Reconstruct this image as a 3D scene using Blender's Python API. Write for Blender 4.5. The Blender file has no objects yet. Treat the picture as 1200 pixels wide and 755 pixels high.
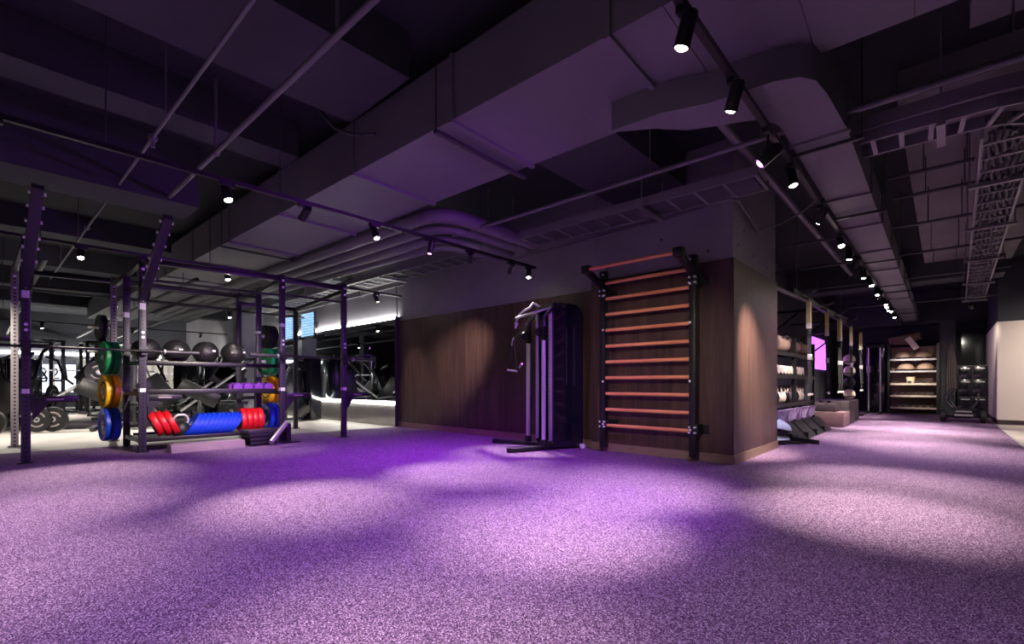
import bpy, bmesh, math, random
from mathutils import Vector, Matrix, Euler
random.seed(7)
S = bpy.context.scene
COL = S.collection
R = math.radians
V = Vector

# ------------------------------------------------------------------ materials
def srgb(r, g, b):
    def f(c):
        c /= 255.0
        return c / 12.92 if c <= .04045 else ((c + .055) / 1.055) ** 2.4
    return (f(r), f(g), f(b), 1.0)

def nodes(name):
    m = bpy.data.materials.new(name); m.use_nodes = True
    nt = m.node_tree
    return m, nt, nt.nodes['Principled BSDF']

def mat(name, col, rough=.5, metal=0., var=.12, scale=6., bump=0., bscale=80., spec=.5, coat=0.):
    m, nt, b = nodes(name)
    tc = nt.nodes.new('ShaderNodeTexCoord')
    n = nt.nodes.new('ShaderNodeTexNoise'); n.inputs['Scale'].default_value = scale; n.inputs['Detail'].default_value = 4
    nt.links.new(tc.outputs['Object'], n.inputs['Vector'])
    r = nt.nodes.new('ShaderNodeValToRGB')
    c = V(col[:3])
    r.color_ramp.elements[0].position = .3; r.color_ramp.elements[1].position = .7
    r.color_ramp.elements[0].color = (*(c * (1 - var)), 1); r.color_ramp.elements[1].color = (*(c * (1 + var)), 1)
    nt.links.new(n.outputs['Fac'], r.inputs['Fac'])
    nt.links.new(r.outputs['Color'], b.inputs['Base Color'])
    b.inputs['Roughness'].default_value = rough; b.inputs['Metallic'].default_value = metal
    b.inputs['Specular IOR Level'].default_value = spec
    b.inputs['Coat Weight'].default_value = coat
    if bump:
        n2 = nt.nodes.new('ShaderNodeTexNoise'); n2.inputs['Scale'].default_value = bscale; n2.inputs['Detail'].default_value = 3
        nt.links.new(tc.outputs['Object'], n2.inputs['Vector'])
        bp = nt.nodes.new('ShaderNodeBump'); bp.inputs['Strength'].default_value = bump; bp.inputs['Distance'].default_value = .01
        nt.links.new(n2.outputs['Fac'], bp.inputs['Height']); nt.links.new(bp.outputs['Normal'], b.inputs['Normal'])
    return m

def emis(name, col, s):
    m, nt, b = nodes(name)
    b.inputs['Base Color'].default_value = (.8, .8, .8, 1)
    b.inputs['Emission Color'].default_value = col; b.inputs['Emission Strength'].default_value = s
    return m

def carpet_mat():
    m, nt, b = nodes('purple_carpet')
    L = nt.links.new
    tc = nt.nodes.new('ShaderNodeTexCoord')
    v = nt.nodes.new('ShaderNodeTexVoronoi'); v.inputs['Scale'].default_value = 260; v.feature = 'F1'
    L(tc.outputs['Object'], v.inputs['Vector'])
    sep = nt.nodes.new('ShaderNodeSeparateColor'); L(v.outputs['Color'], sep.inputs['Color'])
    r = nt.nodes.new('ShaderNodeValToRGB'); r.color_ramp.interpolation = 'LINEAR'
    e = r.color_ramp.elements
    e[0].position = 0; e[0].color = srgb(40, 26, 50)
    e[1].position = 1; e[1].color = srgb(224, 198, 226)
    x = e.new(.35); x.color = srgb(98, 70, 106)
    x = e.new(.75); x.color = srgb(144, 111, 151)
    L(sep.outputs['Red'], r.inputs['Fac'])
    n = nt.nodes.new('ShaderNodeTexNoise'); n.inputs['Scale'].default_value = 2.2; n.inputs['Detail'].default_value = 5
    L(tc.outputs['Object'], n.inputs['Vector'])
    mx = nt.nodes.new('ShaderNodeMix'); mx.data_type = 'RGBA'; mx.blend_type = 'MULTIPLY'; mx.inputs['Factor'].default_value = .3
    r2 = nt.nodes.new('ShaderNodeValToRGB'); r2.color_ramp.elements[0].position = .35; r2.color_ramp.elements[1].position = .65
    r2.color_ramp.elements[0].color = (.75, .72, .78, 1)
    L(n.outputs['Fac'], r2.inputs['Fac'])
    L(r.outputs['Color'], mx.inputs['A']); L(r2.outputs['Color'], mx.inputs['B'])
    L(mx.outputs['Result'], b.inputs['Base Color'])
    b.inputs['Roughness'].default_value = .95; b.inputs['Specular IOR Level'].default_value = .15
    bp = nt.nodes.new('ShaderNodeBump'); bp.inputs['Strength'].default_value = .6; bp.inputs['Distance'].default_value = .006
    L(sep.outputs['Green'], bp.inputs['Height']); L(bp.outputs['Normal'], b.inputs['Normal'])
    return m

def wood_mat(name, c1, c2, rough=.42, sc=(14, 14, .9)):
    m, nt, b = nodes(name); L = nt.links.new
    tc = nt.nodes.new('ShaderNodeTexCoord'); mp = nt.nodes.new('ShaderNodeMapping'); mp.inputs['Scale'].default_value = sc
    L(tc.outputs['Object'], mp.inputs['Vector'])
    n = nt.nodes.new('ShaderNodeTexNoise'); n.inputs['Scale'].default_value = 1.; n.inputs['Detail'].default_value = 8; n.inputs['Roughness'].default_value = .65
    n.inputs['Distortion'].default_value = .6
    L(mp.outputs['Vector'], n.inputs['Vector'])
    r = nt.nodes.new('ShaderNodeValToRGB'); r.color_ramp.elements[0].position = .32; r.color_ramp.elements[1].position = .7
    r.color_ramp.elements[0].color = c1; r.color_ramp.elements[1].color = c2
    L(n.outputs['Fac'], r.inputs['Fac']); L(r.outputs['Color'], b.inputs['Base Color'])
    b.inputs['Roughness'].default_value = rough
    bp = nt.nodes.new('ShaderNodeBump'); bp.inputs['Strength'].default_value = .15; bp.inputs['Distance'].default_value = .004
    L(n.outputs['Fac'], bp.inputs['Height']); L(bp.outputs['Normal'], b.inputs['Normal'])
    return m

def hole_mat(name, col, rough=.45, pitch=.05, rad=.0125):
    """powder coated square tube with a row of round holes down the middle of each face"""
    m, nt, b = nodes(name); L = nt.links.new
    def M(op, a, c=None):
        n = nt.nodes.new('ShaderNodeMath'); n.operation = op
        for i, q in enumerate((a, c)):
            if q is None: continue
            if isinstance(q, (int, float)): n.inputs[i].default_value = q
            else: L(q, n.inputs[i])
        return n.outputs[0]
    tc = nt.nodes.new('ShaderNodeTexCoord'); s = nt.nodes.new('ShaderNodeSeparateXYZ'); L(tc.outputs['Object'], s.inputs[0])
    u = M('MINIMUM', M('ABSOLUTE', s.outputs['X']), M('ABSOLUTE', s.outputs['Y']))
    fz = M('MULTIPLY', M('SUBTRACT', M('FRACT', M('DIVIDE', s.outputs['Z'], pitch)), .5), pitch)
    d = M('SQRT', M('ADD', M('MULTIPLY', u, u), M('MULTIPLY', fz, fz)))
    h = M('LESS_THAN', d, rad)
    mx = nt.nodes.new('ShaderNodeMix'); mx.data_type = 'RGBA'
    mx.inputs['A'].default_value = col; mx.inputs['B'].default_value = (.004, .004, .005, 1)
    L(h, mx.inputs['Factor']); L(mx.outputs['Result'], b.inputs['Base Color'])
    b.inputs['Roughness'].default_value = rough
    return m

def screen_mat():
    """white-blue screen with rows of a printed timetable"""
    m, nt, b = nodes('timetable_screen'); L = nt.links.new
    tc = nt.nodes.new('ShaderNodeTexCoord')
    br = nt.nodes.new('ShaderNodeTexBrick')
    mp = nt.nodes.new('ShaderNodeMapping'); mp.inputs['Rotation'].default_value = (R(90), 0, 0)
    L(tc.outputs['Object'], mp.inputs['Vector']); L(mp.outputs['Vector'], br.inputs['Vector'])
    br.inputs['Color1'].default_value = srgb(150, 200, 255); br.inputs['Color2'].default_value = srgb(175, 215, 255); br.inputs['Mortar'].default_value = srgb(70, 120, 190)
    br.inputs['Scale'].default_value = 3.; br.inputs['Mortar Size'].default_value = .02; br.inputs['Brick Width'].default_value = 1.1; br.inputs['Row Height'].default_value = .2
    b.inputs['Base Color'].default_value = (.02, .02, .03, 1)
    L(br.outputs['Color'], b.inputs['Emission Color']); b.inputs['Emission Strength'].default_value = .9
    return m

M = {}
M['carpet'] = carpet_mat()
M['rubber_floor'] = mat('grey_rubber_floor', srgb(150, 145, 138), .6, var=.08, scale=3, bump=.1, bscale=300)
M['tile'] = mat('beige_floor_tile', srgb(200, 192, 180), .45, var=.05)
M['conc'] = mat('painted_concrete', srgb(128, 126, 134), .75, var=.12, scale=1.6, bump=.12, bscale=14)
M['dconc'] = mat('dark_painted_concrete', srgb(58, 60, 68), .85, var=.18, scale=1.2, bump=.2, bscale=20)
M['ceil'] = mat('dark_ceiling_paint', srgb(40, 42, 50), .9, var=.2, scale=.8, bump=.2, bscale=10)
M['rceil'] = mat('bare_concrete_slab', srgb(120, 118, 120), .9, var=.2, scale=1., bump=.2, bscale=8)
M['duct'] = mat('grey_duct_board', srgb(106, 104, 112), .6, var=.07, scale=2.)
M['pipe'] = mat('grey_painted_pipe', srgb(98, 96, 104), .5, var=.08)
M['dpipe'] = mat('dark_painted_pipe', srgb(58, 58, 66), .5, var=.08)
M['tray'] = mat('galvanised_tray', srgb(135, 133, 140), .45, .4, var=.08)
M['wood'] = wood_mat('brown_wall_cladding', srgb(48, 31, 33), srgb(86, 62, 57))
M['skirt'] = mat('bronze_skirting', srgb(128, 104, 92), .5, var=.1)
M['black'] = mat('black_powder_coat', srgb(20, 20, 24), .42, var=.2)
M['blackp'] = mat('black_plastic', srgb(20, 20, 24), .3, var=.15)
M['gloss'] = mat('gloss_black_shroud', srgb(20, 22, 30), .16, var=.1, coat=.5)
M['dgrey'] = mat('charcoal_metal', srgb(62, 60, 66), .4, .3, var=.1)
M['rig'] = hole_mat('rig_upright_coat', srgb(52, 46, 64))
M['rigl'] = hole_mat('grey_rig_upright_coat', srgb(128, 124, 124))
M['rigp'] = mat('rig_beam_coat', srgb(24, 22, 29), .4, var=.1)
M['chrome'] = mat('chrome', srgb(232, 232, 236), .3, .6, var=.03)
M['steel'] = mat('brushed_steel', srgb(190, 188, 190), .38, .5, var=.08)
M['bolt'] = mat('bright_zinc_bolt', srgb(235, 235, 238), .4, .2, var=.03)
M['rung'] = wood_mat('beech_rung', srgb(214, 128, 88), srgb(244, 168, 122), .45, (2, 22, 22))
M['red'] = mat('red_rubber', srgb(205, 20, 34), .42, var=.1)
M['blue'] = mat('blue_rubber', srgb(20, 60, 205), .42, var=.1)
M['green'] = mat('green_rubber', srgb(12, 140, 84), .42, var=.1)
M['yellow'] = mat('yellow_rubber', srgb(244, 190, 14), .42, var=.08)
M['rubber'] = mat('black_rubber', srgb(24, 24, 26), .5, var=.2, bump=.15, bscale=120)
M['ball'] = mat('textured_black_ball', srgb(30, 29, 33), .3, var=.4, scale=50, bump=1., bscale=48)
M['mark'] = mat('pale_marking', srgb(225, 225, 228), .6, var=.03)
M['gmark'] = mat('grey_marking', srgb(150, 140, 140), .6, var=.05)
M['white'] = mat('white_wall_paint', srgb(226, 214, 208), .8, var=.03, scale=1)
M['panelw'] = mat('frosted_white_panel', srgb(225, 222, 216), .5, var=.03)
M['mirror'] = mat('mirror_glass', srgb(196, 202, 204), .015, 1., var=.01)
M['base_panel'] = mat('polished_grey_panel', srgb(150, 146, 142), .16, .55, var=.12, scale=2)
M['glass'] = mat('smoked_glass', srgb(58, 64, 66), .08, .3, var=.05)
M['led'] = emis('white_led', (1., .97, .9, 1), 26)
M['lamp'] = emis('lamp_glow', (1., .9, .74, 1), 60)
M['violet'] = emis('violet_lamp_glow', (.55, .08, 1., 1), 60)
M['screen'] = screen_mat()
M['sign'] = emis('backlit_sign', srgb(215, 225, 255), 1.6)
M['lit_panel'] = mat('pale_far_wall', srgb(225, 222, 214), .6, var=.03)
M['seat'] = mat('black_vinyl', srgb(30, 32, 36), .35, var=.15)
M['seatw'] = mat('pale_grey_vinyl', srgb(205, 205, 208), .4, var=.05)
M['boxw'] = mat('stained_plywood_box', srgb(112, 84, 92), .6, var=.12, scale=9)
M['boxd'] = mat('dark_stained_box', srgb(56, 44, 52), .55, var=.15)
M['bin'] = mat('lilac_plastic_bin', srgb(168, 146, 186), .5, var=.06)
M['tan'] = mat('tan_leather', srgb(150, 124, 108), .6, var=.15)
M['hex'] = mat('pale_urethane', srgb(222, 208, 190), .45, var=.08)
M['strap'] = mat('black_webbing', srgb(28, 28, 30), .8, var=.1)
M['ylabel'] = mat('yellow_webbing_label', srgb(226, 216, 150), .7, var=.05)
M['wlabel'] = mat('white_webbing_label', srgb(226, 220, 206), .7, var=.05)
M['bosub'] = mat('pale_blue_dome', srgb(206, 226, 236), .4, var=.05)
M['cream'] = mat('cream_plastic', srgb(216, 204, 168), .5, var=.06)
M['brown'] = mat('brown_vinyl', srgb(98, 72, 62), .5, var=.1)
M['rope'] = mat('grey_rope', srgb(96, 86, 86), .8, var=.3, scale=60)
M['purple'] = mat('violet_light_tinted_vinyl', srgb(110, 50, 160), .4, var=.15)  # violet light falling on the dumbbells is put into this colour
M['step'] = mat('grey_step_board', srgb(150, 128, 132), .6, var=.08)

# ------------------------------------------------------------------ mesh building
def root_loc(o):
    while o.parent: o = o.parent
    return o.location.copy()

class MB:
    def __init__(s): s.bm = bmesh.new(); s.mi = 0
    def _mark(s, faces, smooth=False):
        for f in faces: f.material_index = s.mi; f.smooth = smooth
    def box(s, c, d, rot=None, bev=0.):
        r = bmesh.ops.create_cube(s.bm, size=1.)
        vs = r['verts']
        m = Matrix.Translation(V(c)) @ (rot.to_4x4() if rot is not None else Matrix()) @ Matrix.Diagonal((d[0], d[1], d[2], 1))
        bmesh.ops.transform(s.bm, matrix=m, verts=vs)
        fs = set(f for v in vs for f in v.link_faces)
        if bev:
            es = list(set(e for v in vs for e in v.link_edges))
            r = bmesh.ops.bevel(s.bm, geom=es, offset=bev, segments=2, profile=.5, affect='EDGES')
            fs = set(f for f in fs if f.is_valid) | set(r['faces'])
        s._mark(fs); return s
    def b2(s, x0, x1, y0, y1, z0, z1, bev=0.):
        return s.box(((x0 + x1) / 2, (y0 + y1) / 2, (z0 + z1) / 2), (abs(x1 - x0), abs(y1 - y0), abs(z1 - z0)), None, bev)
    def bar(s, p, q, w, h, up=(0, 0, 1), bev=0.):
        p, q = V(p), V(q); d = q - p; z = d.normalized(); u = V(up)
        if abs(z.dot(u)) > .98: u = V((1, 0, 0))
        x = u.cross(z).normalized(); y = z.cross(x)
        rot = Matrix((x, y, z)).transposed()
        return s.box((p + q) / 2, (w, h, d.length), rot, bev)
    def cyl(s, p, q, r, r2=None, seg=16, cap=True):
        p, q = V(p), V(q); d = q - p
        if r2 is None: r2 = r
        rot = V((0, 0, 1)).rotation_difference(d.normalized()).to_matrix().to_4x4()
        m = Matrix.Translation((p + q) / 2) @ rot
        x = bmesh.ops.create_cone(s.bm, cap_ends=cap, cap_tris=False, segments=seg, radius1=r, radius2=r2, depth=d.length, matrix=m)
        for f in set(f for v in x['verts'] for f in v.link_faces):
            f.material_index = s.mi; f.smooth = len(f.verts) == 4
        return s
    def tube(s, pts, r, seg=8, closed=False):
        pts = [V(p) for p in pts]; n = len(pts); rings = []
        prev = None
        for i, p in enumerate(pts):
            if closed: t = (pts[(i + 1) % n] - pts[i - 1])
            elif i == 0: t = pts[1] - p
            elif i == n - 1: t = p - pts[i - 1]
            else: t = (pts[i + 1] - p).normalized() + (p - pts[i - 1]).normalized()
            t.normalize()
            if prev is None:
                u = V((0, 0, 1)) if abs(t.z) < .9 else V((1, 0, 0))
                x = t.cross(u).normalized()
            else:
                x = (prev - t * prev.dot(t)).normalized()
            prev = x; y = t.cross(x)
            rr = r[i] if isinstance(r, (list, tuple)) else r
            rings.append([s.bm.verts.new(p + (x * math.cos(a) + y * math.sin(a)) * rr) for a in [2 * math.pi * k / seg for k in range(seg)]])
        fs = []
        for i in range(n if closed else n - 1):
            A, B = rings[i], rings[(i + 1) % n]
            for k in range(seg): fs.append(s.bm.faces.new((A[k], A[(k + 1) % seg], B[(k + 1) % seg], B[k])))
        s._mark(fs, True)
        if not closed:
            s._mark([s.bm.faces.new(list(reversed(rings[0]))), s.bm.faces.new(rings[-1])])
        return s
    def lathe(s, prof, c=(0, 0, 0), axis=(0, 0, 1), seg=32, closed=False):
        """prof: (radius, height) list spun about the axis through c"""
        q = V((0, 0, 1)).rotation_difference(V(axis).normalized()); c = V(c); rings = []
        for (r, h) in prof:
            if r < 1e-6: rings.append([s.bm.verts.new(c + q @ V((0, 0, h)))])
            else: rings.append([s.bm.verts.new(c + q @ V((r * math.cos(2 * math.pi * k / seg), r * math.sin(2 * math.pi * k / seg), h))) for k in range(seg)])
        fs = []
        rng = range(len(rings) if closed else len(rings) - 1)
        for i in rng:
            A, B = rings[i], rings[(i + 1) % len(rings)]
            for k in range(seg):
                k2 = (k + 1) % seg
                if len(A) == 1 and len(B) == 1: continue
                if len(A) == 1: fs.append(s.bm.faces.new((A[0], B[k2], B[k])))
                elif len(B) == 1: fs.append(s.bm.faces.new((A[k], A[k2], B[0])))
                else: fs.append(s.bm.faces.new((A[k], A[k2], B[k2], B[k])))
        s._mark(fs, True); return s
    def prism(s, pts, o, u, v, depth, smooth=False):
        """polygon pts in the (u, v) plane at o, extruded by depth along u x v"""
        o, u, v = V(o), V(u).normalized(), V(v).normalized(); n = u.cross(v) * depth
        A = [s.bm.verts.new(o + u * p[0] + v * p[1]) for p in pts]
        B = [s.bm.verts.new(o + u * p[0] + v * p[1] + n) for p in pts]
        k = len(pts)
        s._mark([s.bm.faces.new(list(reversed(A))), s.bm.faces.new(B)])
        s._mark([s.bm.faces.new((A[i], A[(i + 1) % k], B[(i + 1) % k], B[i])) for i in range(k)], smooth)
        return s
    def sph(s, c, r, sc=(1, 1, 1), seg=20):
        x = bmesh.ops.create_uvsphere(s.bm, u_segments=seg, v_segments=max(8, seg // 2), radius=r, matrix=Matrix.Translation(V(c)) @ Matrix.Diagonal((*sc, 1)))
        s._mark(set(f for v in x['verts'] for f in v.link_faces), True); return s
    def build(s, name, m, parent=None, origin=None, ang=40):
        bmesh.ops.recalc_face_normals(s.bm, faces=s.bm.faces)
        me = bpy.data.meshes.new(name)
        base = root_loc(parent) if parent else V((0, 0, 0))
        if origin is None:
            if parent: origin = base
            else:
                xs = [v.co for v in s.bm.verts]
                lo = [min(c[i] for c in xs) for i in range(3)]; hi = [max(c[i] for c in xs) for i in range(3)]
                origin = V(((lo[0] + hi[0]) / 2, (lo[1] + hi[1]) / 2, lo[2]))
        origin = V(origin)
        bmesh.ops.translate(s.bm, verts=s.bm.verts, vec=-origin)
        s.bm.to_mesh(me); s.bm.free()
        for q in (m if isinstance(m, (list, tuple)) else [m]): me.materials.append(M[q])
        me.set_sharp_from_angle(angle=R(ang))
        o = bpy.data.objects.new(name, me); COL.objects.link(o)
        if parent:
            o.parent = parent
            p = parent; acc = V((0, 0, 0))
            while p: acc += p.location; p = p.parent
            o.location = origin - acc
        else: o.location = origin
        return o

def tag(o, label=None, cat=None, group=None, kind=None):
    if label: o['label'] = label
    if cat: o['category'] = cat
    if group: o['group'] = group
    if kind: o['kind'] = kind
    return o
def thing(name, label, cat, loc=(0, 0, 0), group=None):
    o = bpy.data.objects.new(name, None); COL.objects.link(o); o.location = loc; o.empty_display_size = .1
    return tag(o, label, cat, group)
def struct(name, mb, m, parent=None, label=None, cat=None):
    o = mb.build(name, m, parent)
    if not parent: tag(o, label, cat, None, 'structure')
    return o
KIDS = {}
def kids(o): return [c for c in bpy.data.objects if c.parent == o]
def dup(o, loc=None, rz=None, label=None, group=None, parent=None):
    c = o.copy(); COL.objects.link(c)
    if parent is not None: c.parent = parent
    if loc is not None: c.location = loc
    if rz is not None: c.rotation_euler = (0, 0, rz) if isinstance(rz, (int, float)) else rz
    if label: c['label'] = label
    if group: c['group'] = group
    for k in kids(o): dup(k, parent=c)
    return c
ORD = ['first', 'second', 'third', 'fourth', 'fifth', 'sixth', 'seventh', 'eighth', 'ninth', 'tenth', 'eleventh', 'twelfth', 'thirteenth', 'fourteenth', 'fifteenth', 'sixteenth']
def arc(c, r, a0, a1, n, z=None):
    return [(c[0] + r * math.cos(R(a0 + (a1 - a0) * i / n)), c[1] + r * math.sin(R(a0 + (a1 - a0) * i / n))) + ((z,) if z is not None else ()) for i in range(n + 1)]

# ------------------------------------------------------------------ setting
ZC = 3.55
struct('floor', MB().b2(-25, 5, -7, 20.5, -.25, -.012), 'rubber_floor', label='pale grey rubber gym floor beyond the carpet edge', cat='floor')
cp = MB()
cp.prism([(-8.6, -7), (.79, -7), (.79, 19), (-3.2, 19), (-3.2, 5.49), (-8.22, 5.49), (-8.26, 3.4), (-8.62, 0)], (0, 0, -.012), (1, 0, 0), (0, 1, 0), .013)
struct('floor_carpet', cp, 'carpet', label='wide speckled purple carpet across the training floor', cat='carpet')
struct('trim_1', MB().b2(.79, .82, -7, 14.4, -.012, .006), 'steel', label='thin metal strip along the right edge of the purple carpet', cat='floor trim')
struct('floor_right', MB().b2(.82, 5, -7, 14.47, -.012, 0.), 'tile', label='pale beige floor tile beside the white wall', cat='floor')
struct('ceiling', MB().b2(-25, 5, -7, 20.5, ZC, ZC + .25), 'ceil', label='dark painted concrete slab over the whole gym', cat='ceiling')
struct('ceiling_slab', MB().b2(-.3, .95, 5.2, 13.2, 3.3, ZC - .002), 'rceil', label='lower grey concrete soffit over the corridor with cable trays', cat='ceiling')
# back wall with cladding
w = struct('wall_back', MB().b2(-24.7, -2.9, 5.5, 5.8, -.01, ZC), 'conc', label='grey concrete wall behind the cable machine and mirrors', cat='wall')
for (a, b) in ((-8.19, -5.86), (-5.855, -3.49)):
    MB().b2(a, b, 5.472, 5.5, .1, 2.15).build('cladding_panel', 'wood', w)
MB().b2(-8.19, -3.49, 5.462, 5.5, 0, .098).build('skirting', 'skirt', w)
c = struct('column', MB().b2(-3.46, -1.69, 5.36, 7.1, -.01, ZC), 'conc', label='wide square column clad in brown wood with wall bars', cat='column')
cf = MB().b2(-3.48, -1.67, 5.34, 5.36, .1, 2.235); cf.build('cladding_panel', 'wood', c)
MB().b2(-1.69, -1.67, 5.3601, 7.12, .1, 2.235).build('cladding_panel', 'wood', c)
MB().b2(-3.485, -1.66, 5.33, 5.36, 0, .098).b2(-1.69, -1.66, 5.36, 7.125, 0, .098).build('skirting', 'skirt', c)
MB().tube([(-5.0, 5.29, 2.78), (-3.3, 5.3, 2.80), (-2.2, 5.31, 2.83), (-1.72, 5.3, 2.86), (-1.63, 5.37, 2.84), (-1.64, 5.9, 2.74), (-1.645, 6.05, 2.70), (-1.64, 6.2, 2.70)], .016).build('conduit', 'pipe', c)
for (y, z) in ((5.55, 2.42), (6.1, 2.4), (6.7, 2.36), (5.75, 2.62), (6.95, 2.3)): MB().cyl((-1.6905, y, z), (-1.684, y, z), .014, seg=10).build('tie_hole', 'black', c)
for (x, z) in ((-3.25, 2.36), (-2.92, 2.42), (-1.95, 2.36), (-2.5, 2.6)): MB().cyl((x, 5.3605, z), (x, 5.354, z), .014, seg=10).build('tie_hole', 'black', c)

# far walls
struct('wall_far', MB().b2(-3.0, 5, 19.0, 19.3, -.01, ZC), 'dconc', label='dark grey end wall of the corridor behind the ball rack', cat='wall')
struct('wall_corridor', MB().b2(-3.0, -2.75, 7.1, 19.0, -.01, ZC), 'dconc', label='dark side wall behind the dumbbell shelves and suspension straps', cat='wall')
wr = struct('wall_right', MB().b2(.84, 5, 14.47, 19.0, -.01, ZC), 'dconc', label='dark upper wall block with a white lower face at right', cat='wall')
MB().b2(.825, 5, 14.45, 14.47, .1, 2.2).b2(.825, .84, 14.47, 18.2, .1, 2.2).build('white_facing', 'white', wr)
MB().b2(.83, 5, 14.455, 14.47, -.01, .098).b2(.83, .84, 14.47, 18.2, -.01, .098).build('skirting', 'boxd', wr)
struct('wall_side', MB().b2(4.7, 5, -7, 14.47, -.01, ZC), 'dconc', label='dark side wall at the right of the gym', cat='wall')
struct('wall_front', MB().b2(-25, 5, -7.3, -7, -.01, ZC), 'dconc', label='dark wall behind the photographer', cat='wall')
wl = struct('wall_left', MB().b2(-25, -24.7, -7, 5.8, -.01, ZC), 'dconc', label='far left wall of the machine area with pale panels', cat='wall')
pm = MB()
for i in range(4): pm.b2(-24.7, -24.66, 2.0 + i * .87, 2.85 + i * .87, .35, 1.9)
pm.build('pale_panel', 'lit_panel', wl)
MB().b2(-24.7, -24.62, -1, 4.6, 1.97, 2.06).build('light_strip', 'led', wl)
sg = thing('backlit_sign', 'bright white backlit panel with dark numerals on far left wall', 'sign', (-24.66, 1.25, .55))
MB().b2(-24.66, -24.6, .55, 1.9, .55, 1.6, ).build('panel', 'sign', sg)
fc = bpy.data.curves.new('n', 'FONT'); fc.body = '22'; fc.size = .62; fc.extrude = .008
to = bpy.data.objects.new('n', fc); COL.objects.link(to)
dg = bpy.context.evaluated_depsgraph_get(); tm = bpy.data.meshes.new_from_object(to.evaluated_get(dg)); bpy.data.objects.remove(to)
tm.materials.clear(); tm.materials.append(M['blackp'])
to = bpy.data.objects.new('numerals', tm); COL.objects.link(to); to.parent = sg; to.location = (.075, -.4, .5); to.rotation_euler = (R(90), 0, R(90))

# mirror wall with light strips
for i in range(5):
    x1 = -8.21 - i * 1.72
    o = MB().b2(x1 - 1.71, x1, 5.40, 5.43, .515, 2.19).build('wall_mirror', 'mirror')
    tag(o, ['wall mirror panel next to the wood cladding', 'wall mirror panel just left of the panel by the wood cladding', 'wall mirror panel under the timetable screens', 'wall mirror panel seen through the weight storage rack', 'wall mirror panel furthest left behind the rack'][i], 'mirror', 'mirror panels on the back wall')
    o['kind'] = 'structure'
struct('trim_2', MB().b2(-16.8, -8.21, 5.43, 5.5, .44, .5), 'led', label='glowing white light strip under the mirrors', cat='light strip')
struct('trim_3', MB().b2(-16.8, -8.21, 5.43, 5.5, 2.2, 2.235), 'led', label='glowing white light strip on top of the mirrors', cat='light strip')
struct('trim_4', MB().b2(-16.8, -8.2, 5.46, 5.4999, 0, .43), 'base_panel', label='polished grey base panel below the mirrors', cat='wall panel')
struct('trim_5', MB().b2(-8.205, -8.19, 5.39, 5.5, 0, 2.24), 'dgrey', label='thin upright edge trim between mirror and wood cladding', cat='trim')
for nm, xa, lab in (('timetable_screen', -12.33, 'pale blue wall screen with timetable rows, right one of two'), ('timetable_screen', -13.45, 'pale blue wall screen with timetable rows, left one of two')):
    t = thing(nm, lab, 'screen', (xa + .37, 5.3, 2.08), 'timetable screens above the mirrors')
    MB().b2(xa, xa + .75, 5.27, 5.31, 2.07, 2.69, .006).build('housing', 'blackp', t)
    MB().b2(xa + .02, xa + .73, 5.262, 5.2701, 2.09, 2.67).build('display', 'screen', t, origin=(xa, 5.26, 2.08))
    MB().b2(xa + .3, xa + .45, 5.31, 5.494, 2.3, 2.45).build('wall_bracket', 'black', t)
o = MB().tube([(-14.5, 5.44, 2.83), (-9.5, 5.44, 2.85), (-7.95, 5.44, 2.86)], .018).tube([(-8.2, 5.42, 2.85), (-8.2, 5.42, 2.8), (-8.2, 5.44, 2.24)], .012)
for x in (-13, -11.2, -9.6): o.b2(x - .015, x + .015, 5.4, 5.496, 2.82, 2.92)
tag(o.build('conduit_pipe', 'pipe'), 'thin pale conduit along the wall above the mirrors', 'pipe')

# ceiling beams
for i, (x0, x1, zb, lab) in enumerate(((-5.25, -4.88, 3.2, 'concrete beam nearest the camera at upper left'), (-6.78, -6.2, 2.86, 'wide concrete beam over the front of the rack'),
        (-10.6, -10.1, 3.2, 'concrete beam over the back of the rack'), (-13.2, -12.7, 3.15, 'concrete beam over the leg press machines'), (-16.2, -15.6, 3.15, 'concrete beam over the far machine area'), (-19.4, -18.8, 3.15, 'concrete beam nearest the far left wall'))):
    struct('ceiling_beam', MB().b2(x0, x1, -7, (2.06, 1.5)[i] if i < 2 else 5.5, zb, ZC), 'dconc', label=lab, cat='beam')
struct('ceiling_beam', MB().b2(-3.1, -2.2, 3.3, 5.36, 3.15, ZC), 'dconc', label='concrete beam running from the big duct to the column', cat='beam')
struct('ceiling_beam', MB().b2(.12, .62, -3, 4.3, 3.2, ZC), 'rceil', label='bare concrete beam at the upper right corner', cat='beam')
struct('ceiling_beam', MB().b2(-3.9, -3.0, -7, 2.1, 3.2, ZC), 'dconc', label='concrete beam left of the big duct at the top', cat='beam')
struct('ceiling_beam', MB().b2(-2.75, .83, 12.6, 13.2, 2.95, ZC), 'dconc', label='dark cross beam spanning the far end of the corridor', cat='beam')
struct('ceiling_beam', MB().b2(-2.75, .83, 18.2, 19.0, 2.62, ZC), 'dconc', label='dark bulkhead above the end wall of the corridor', cat='beam')

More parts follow.
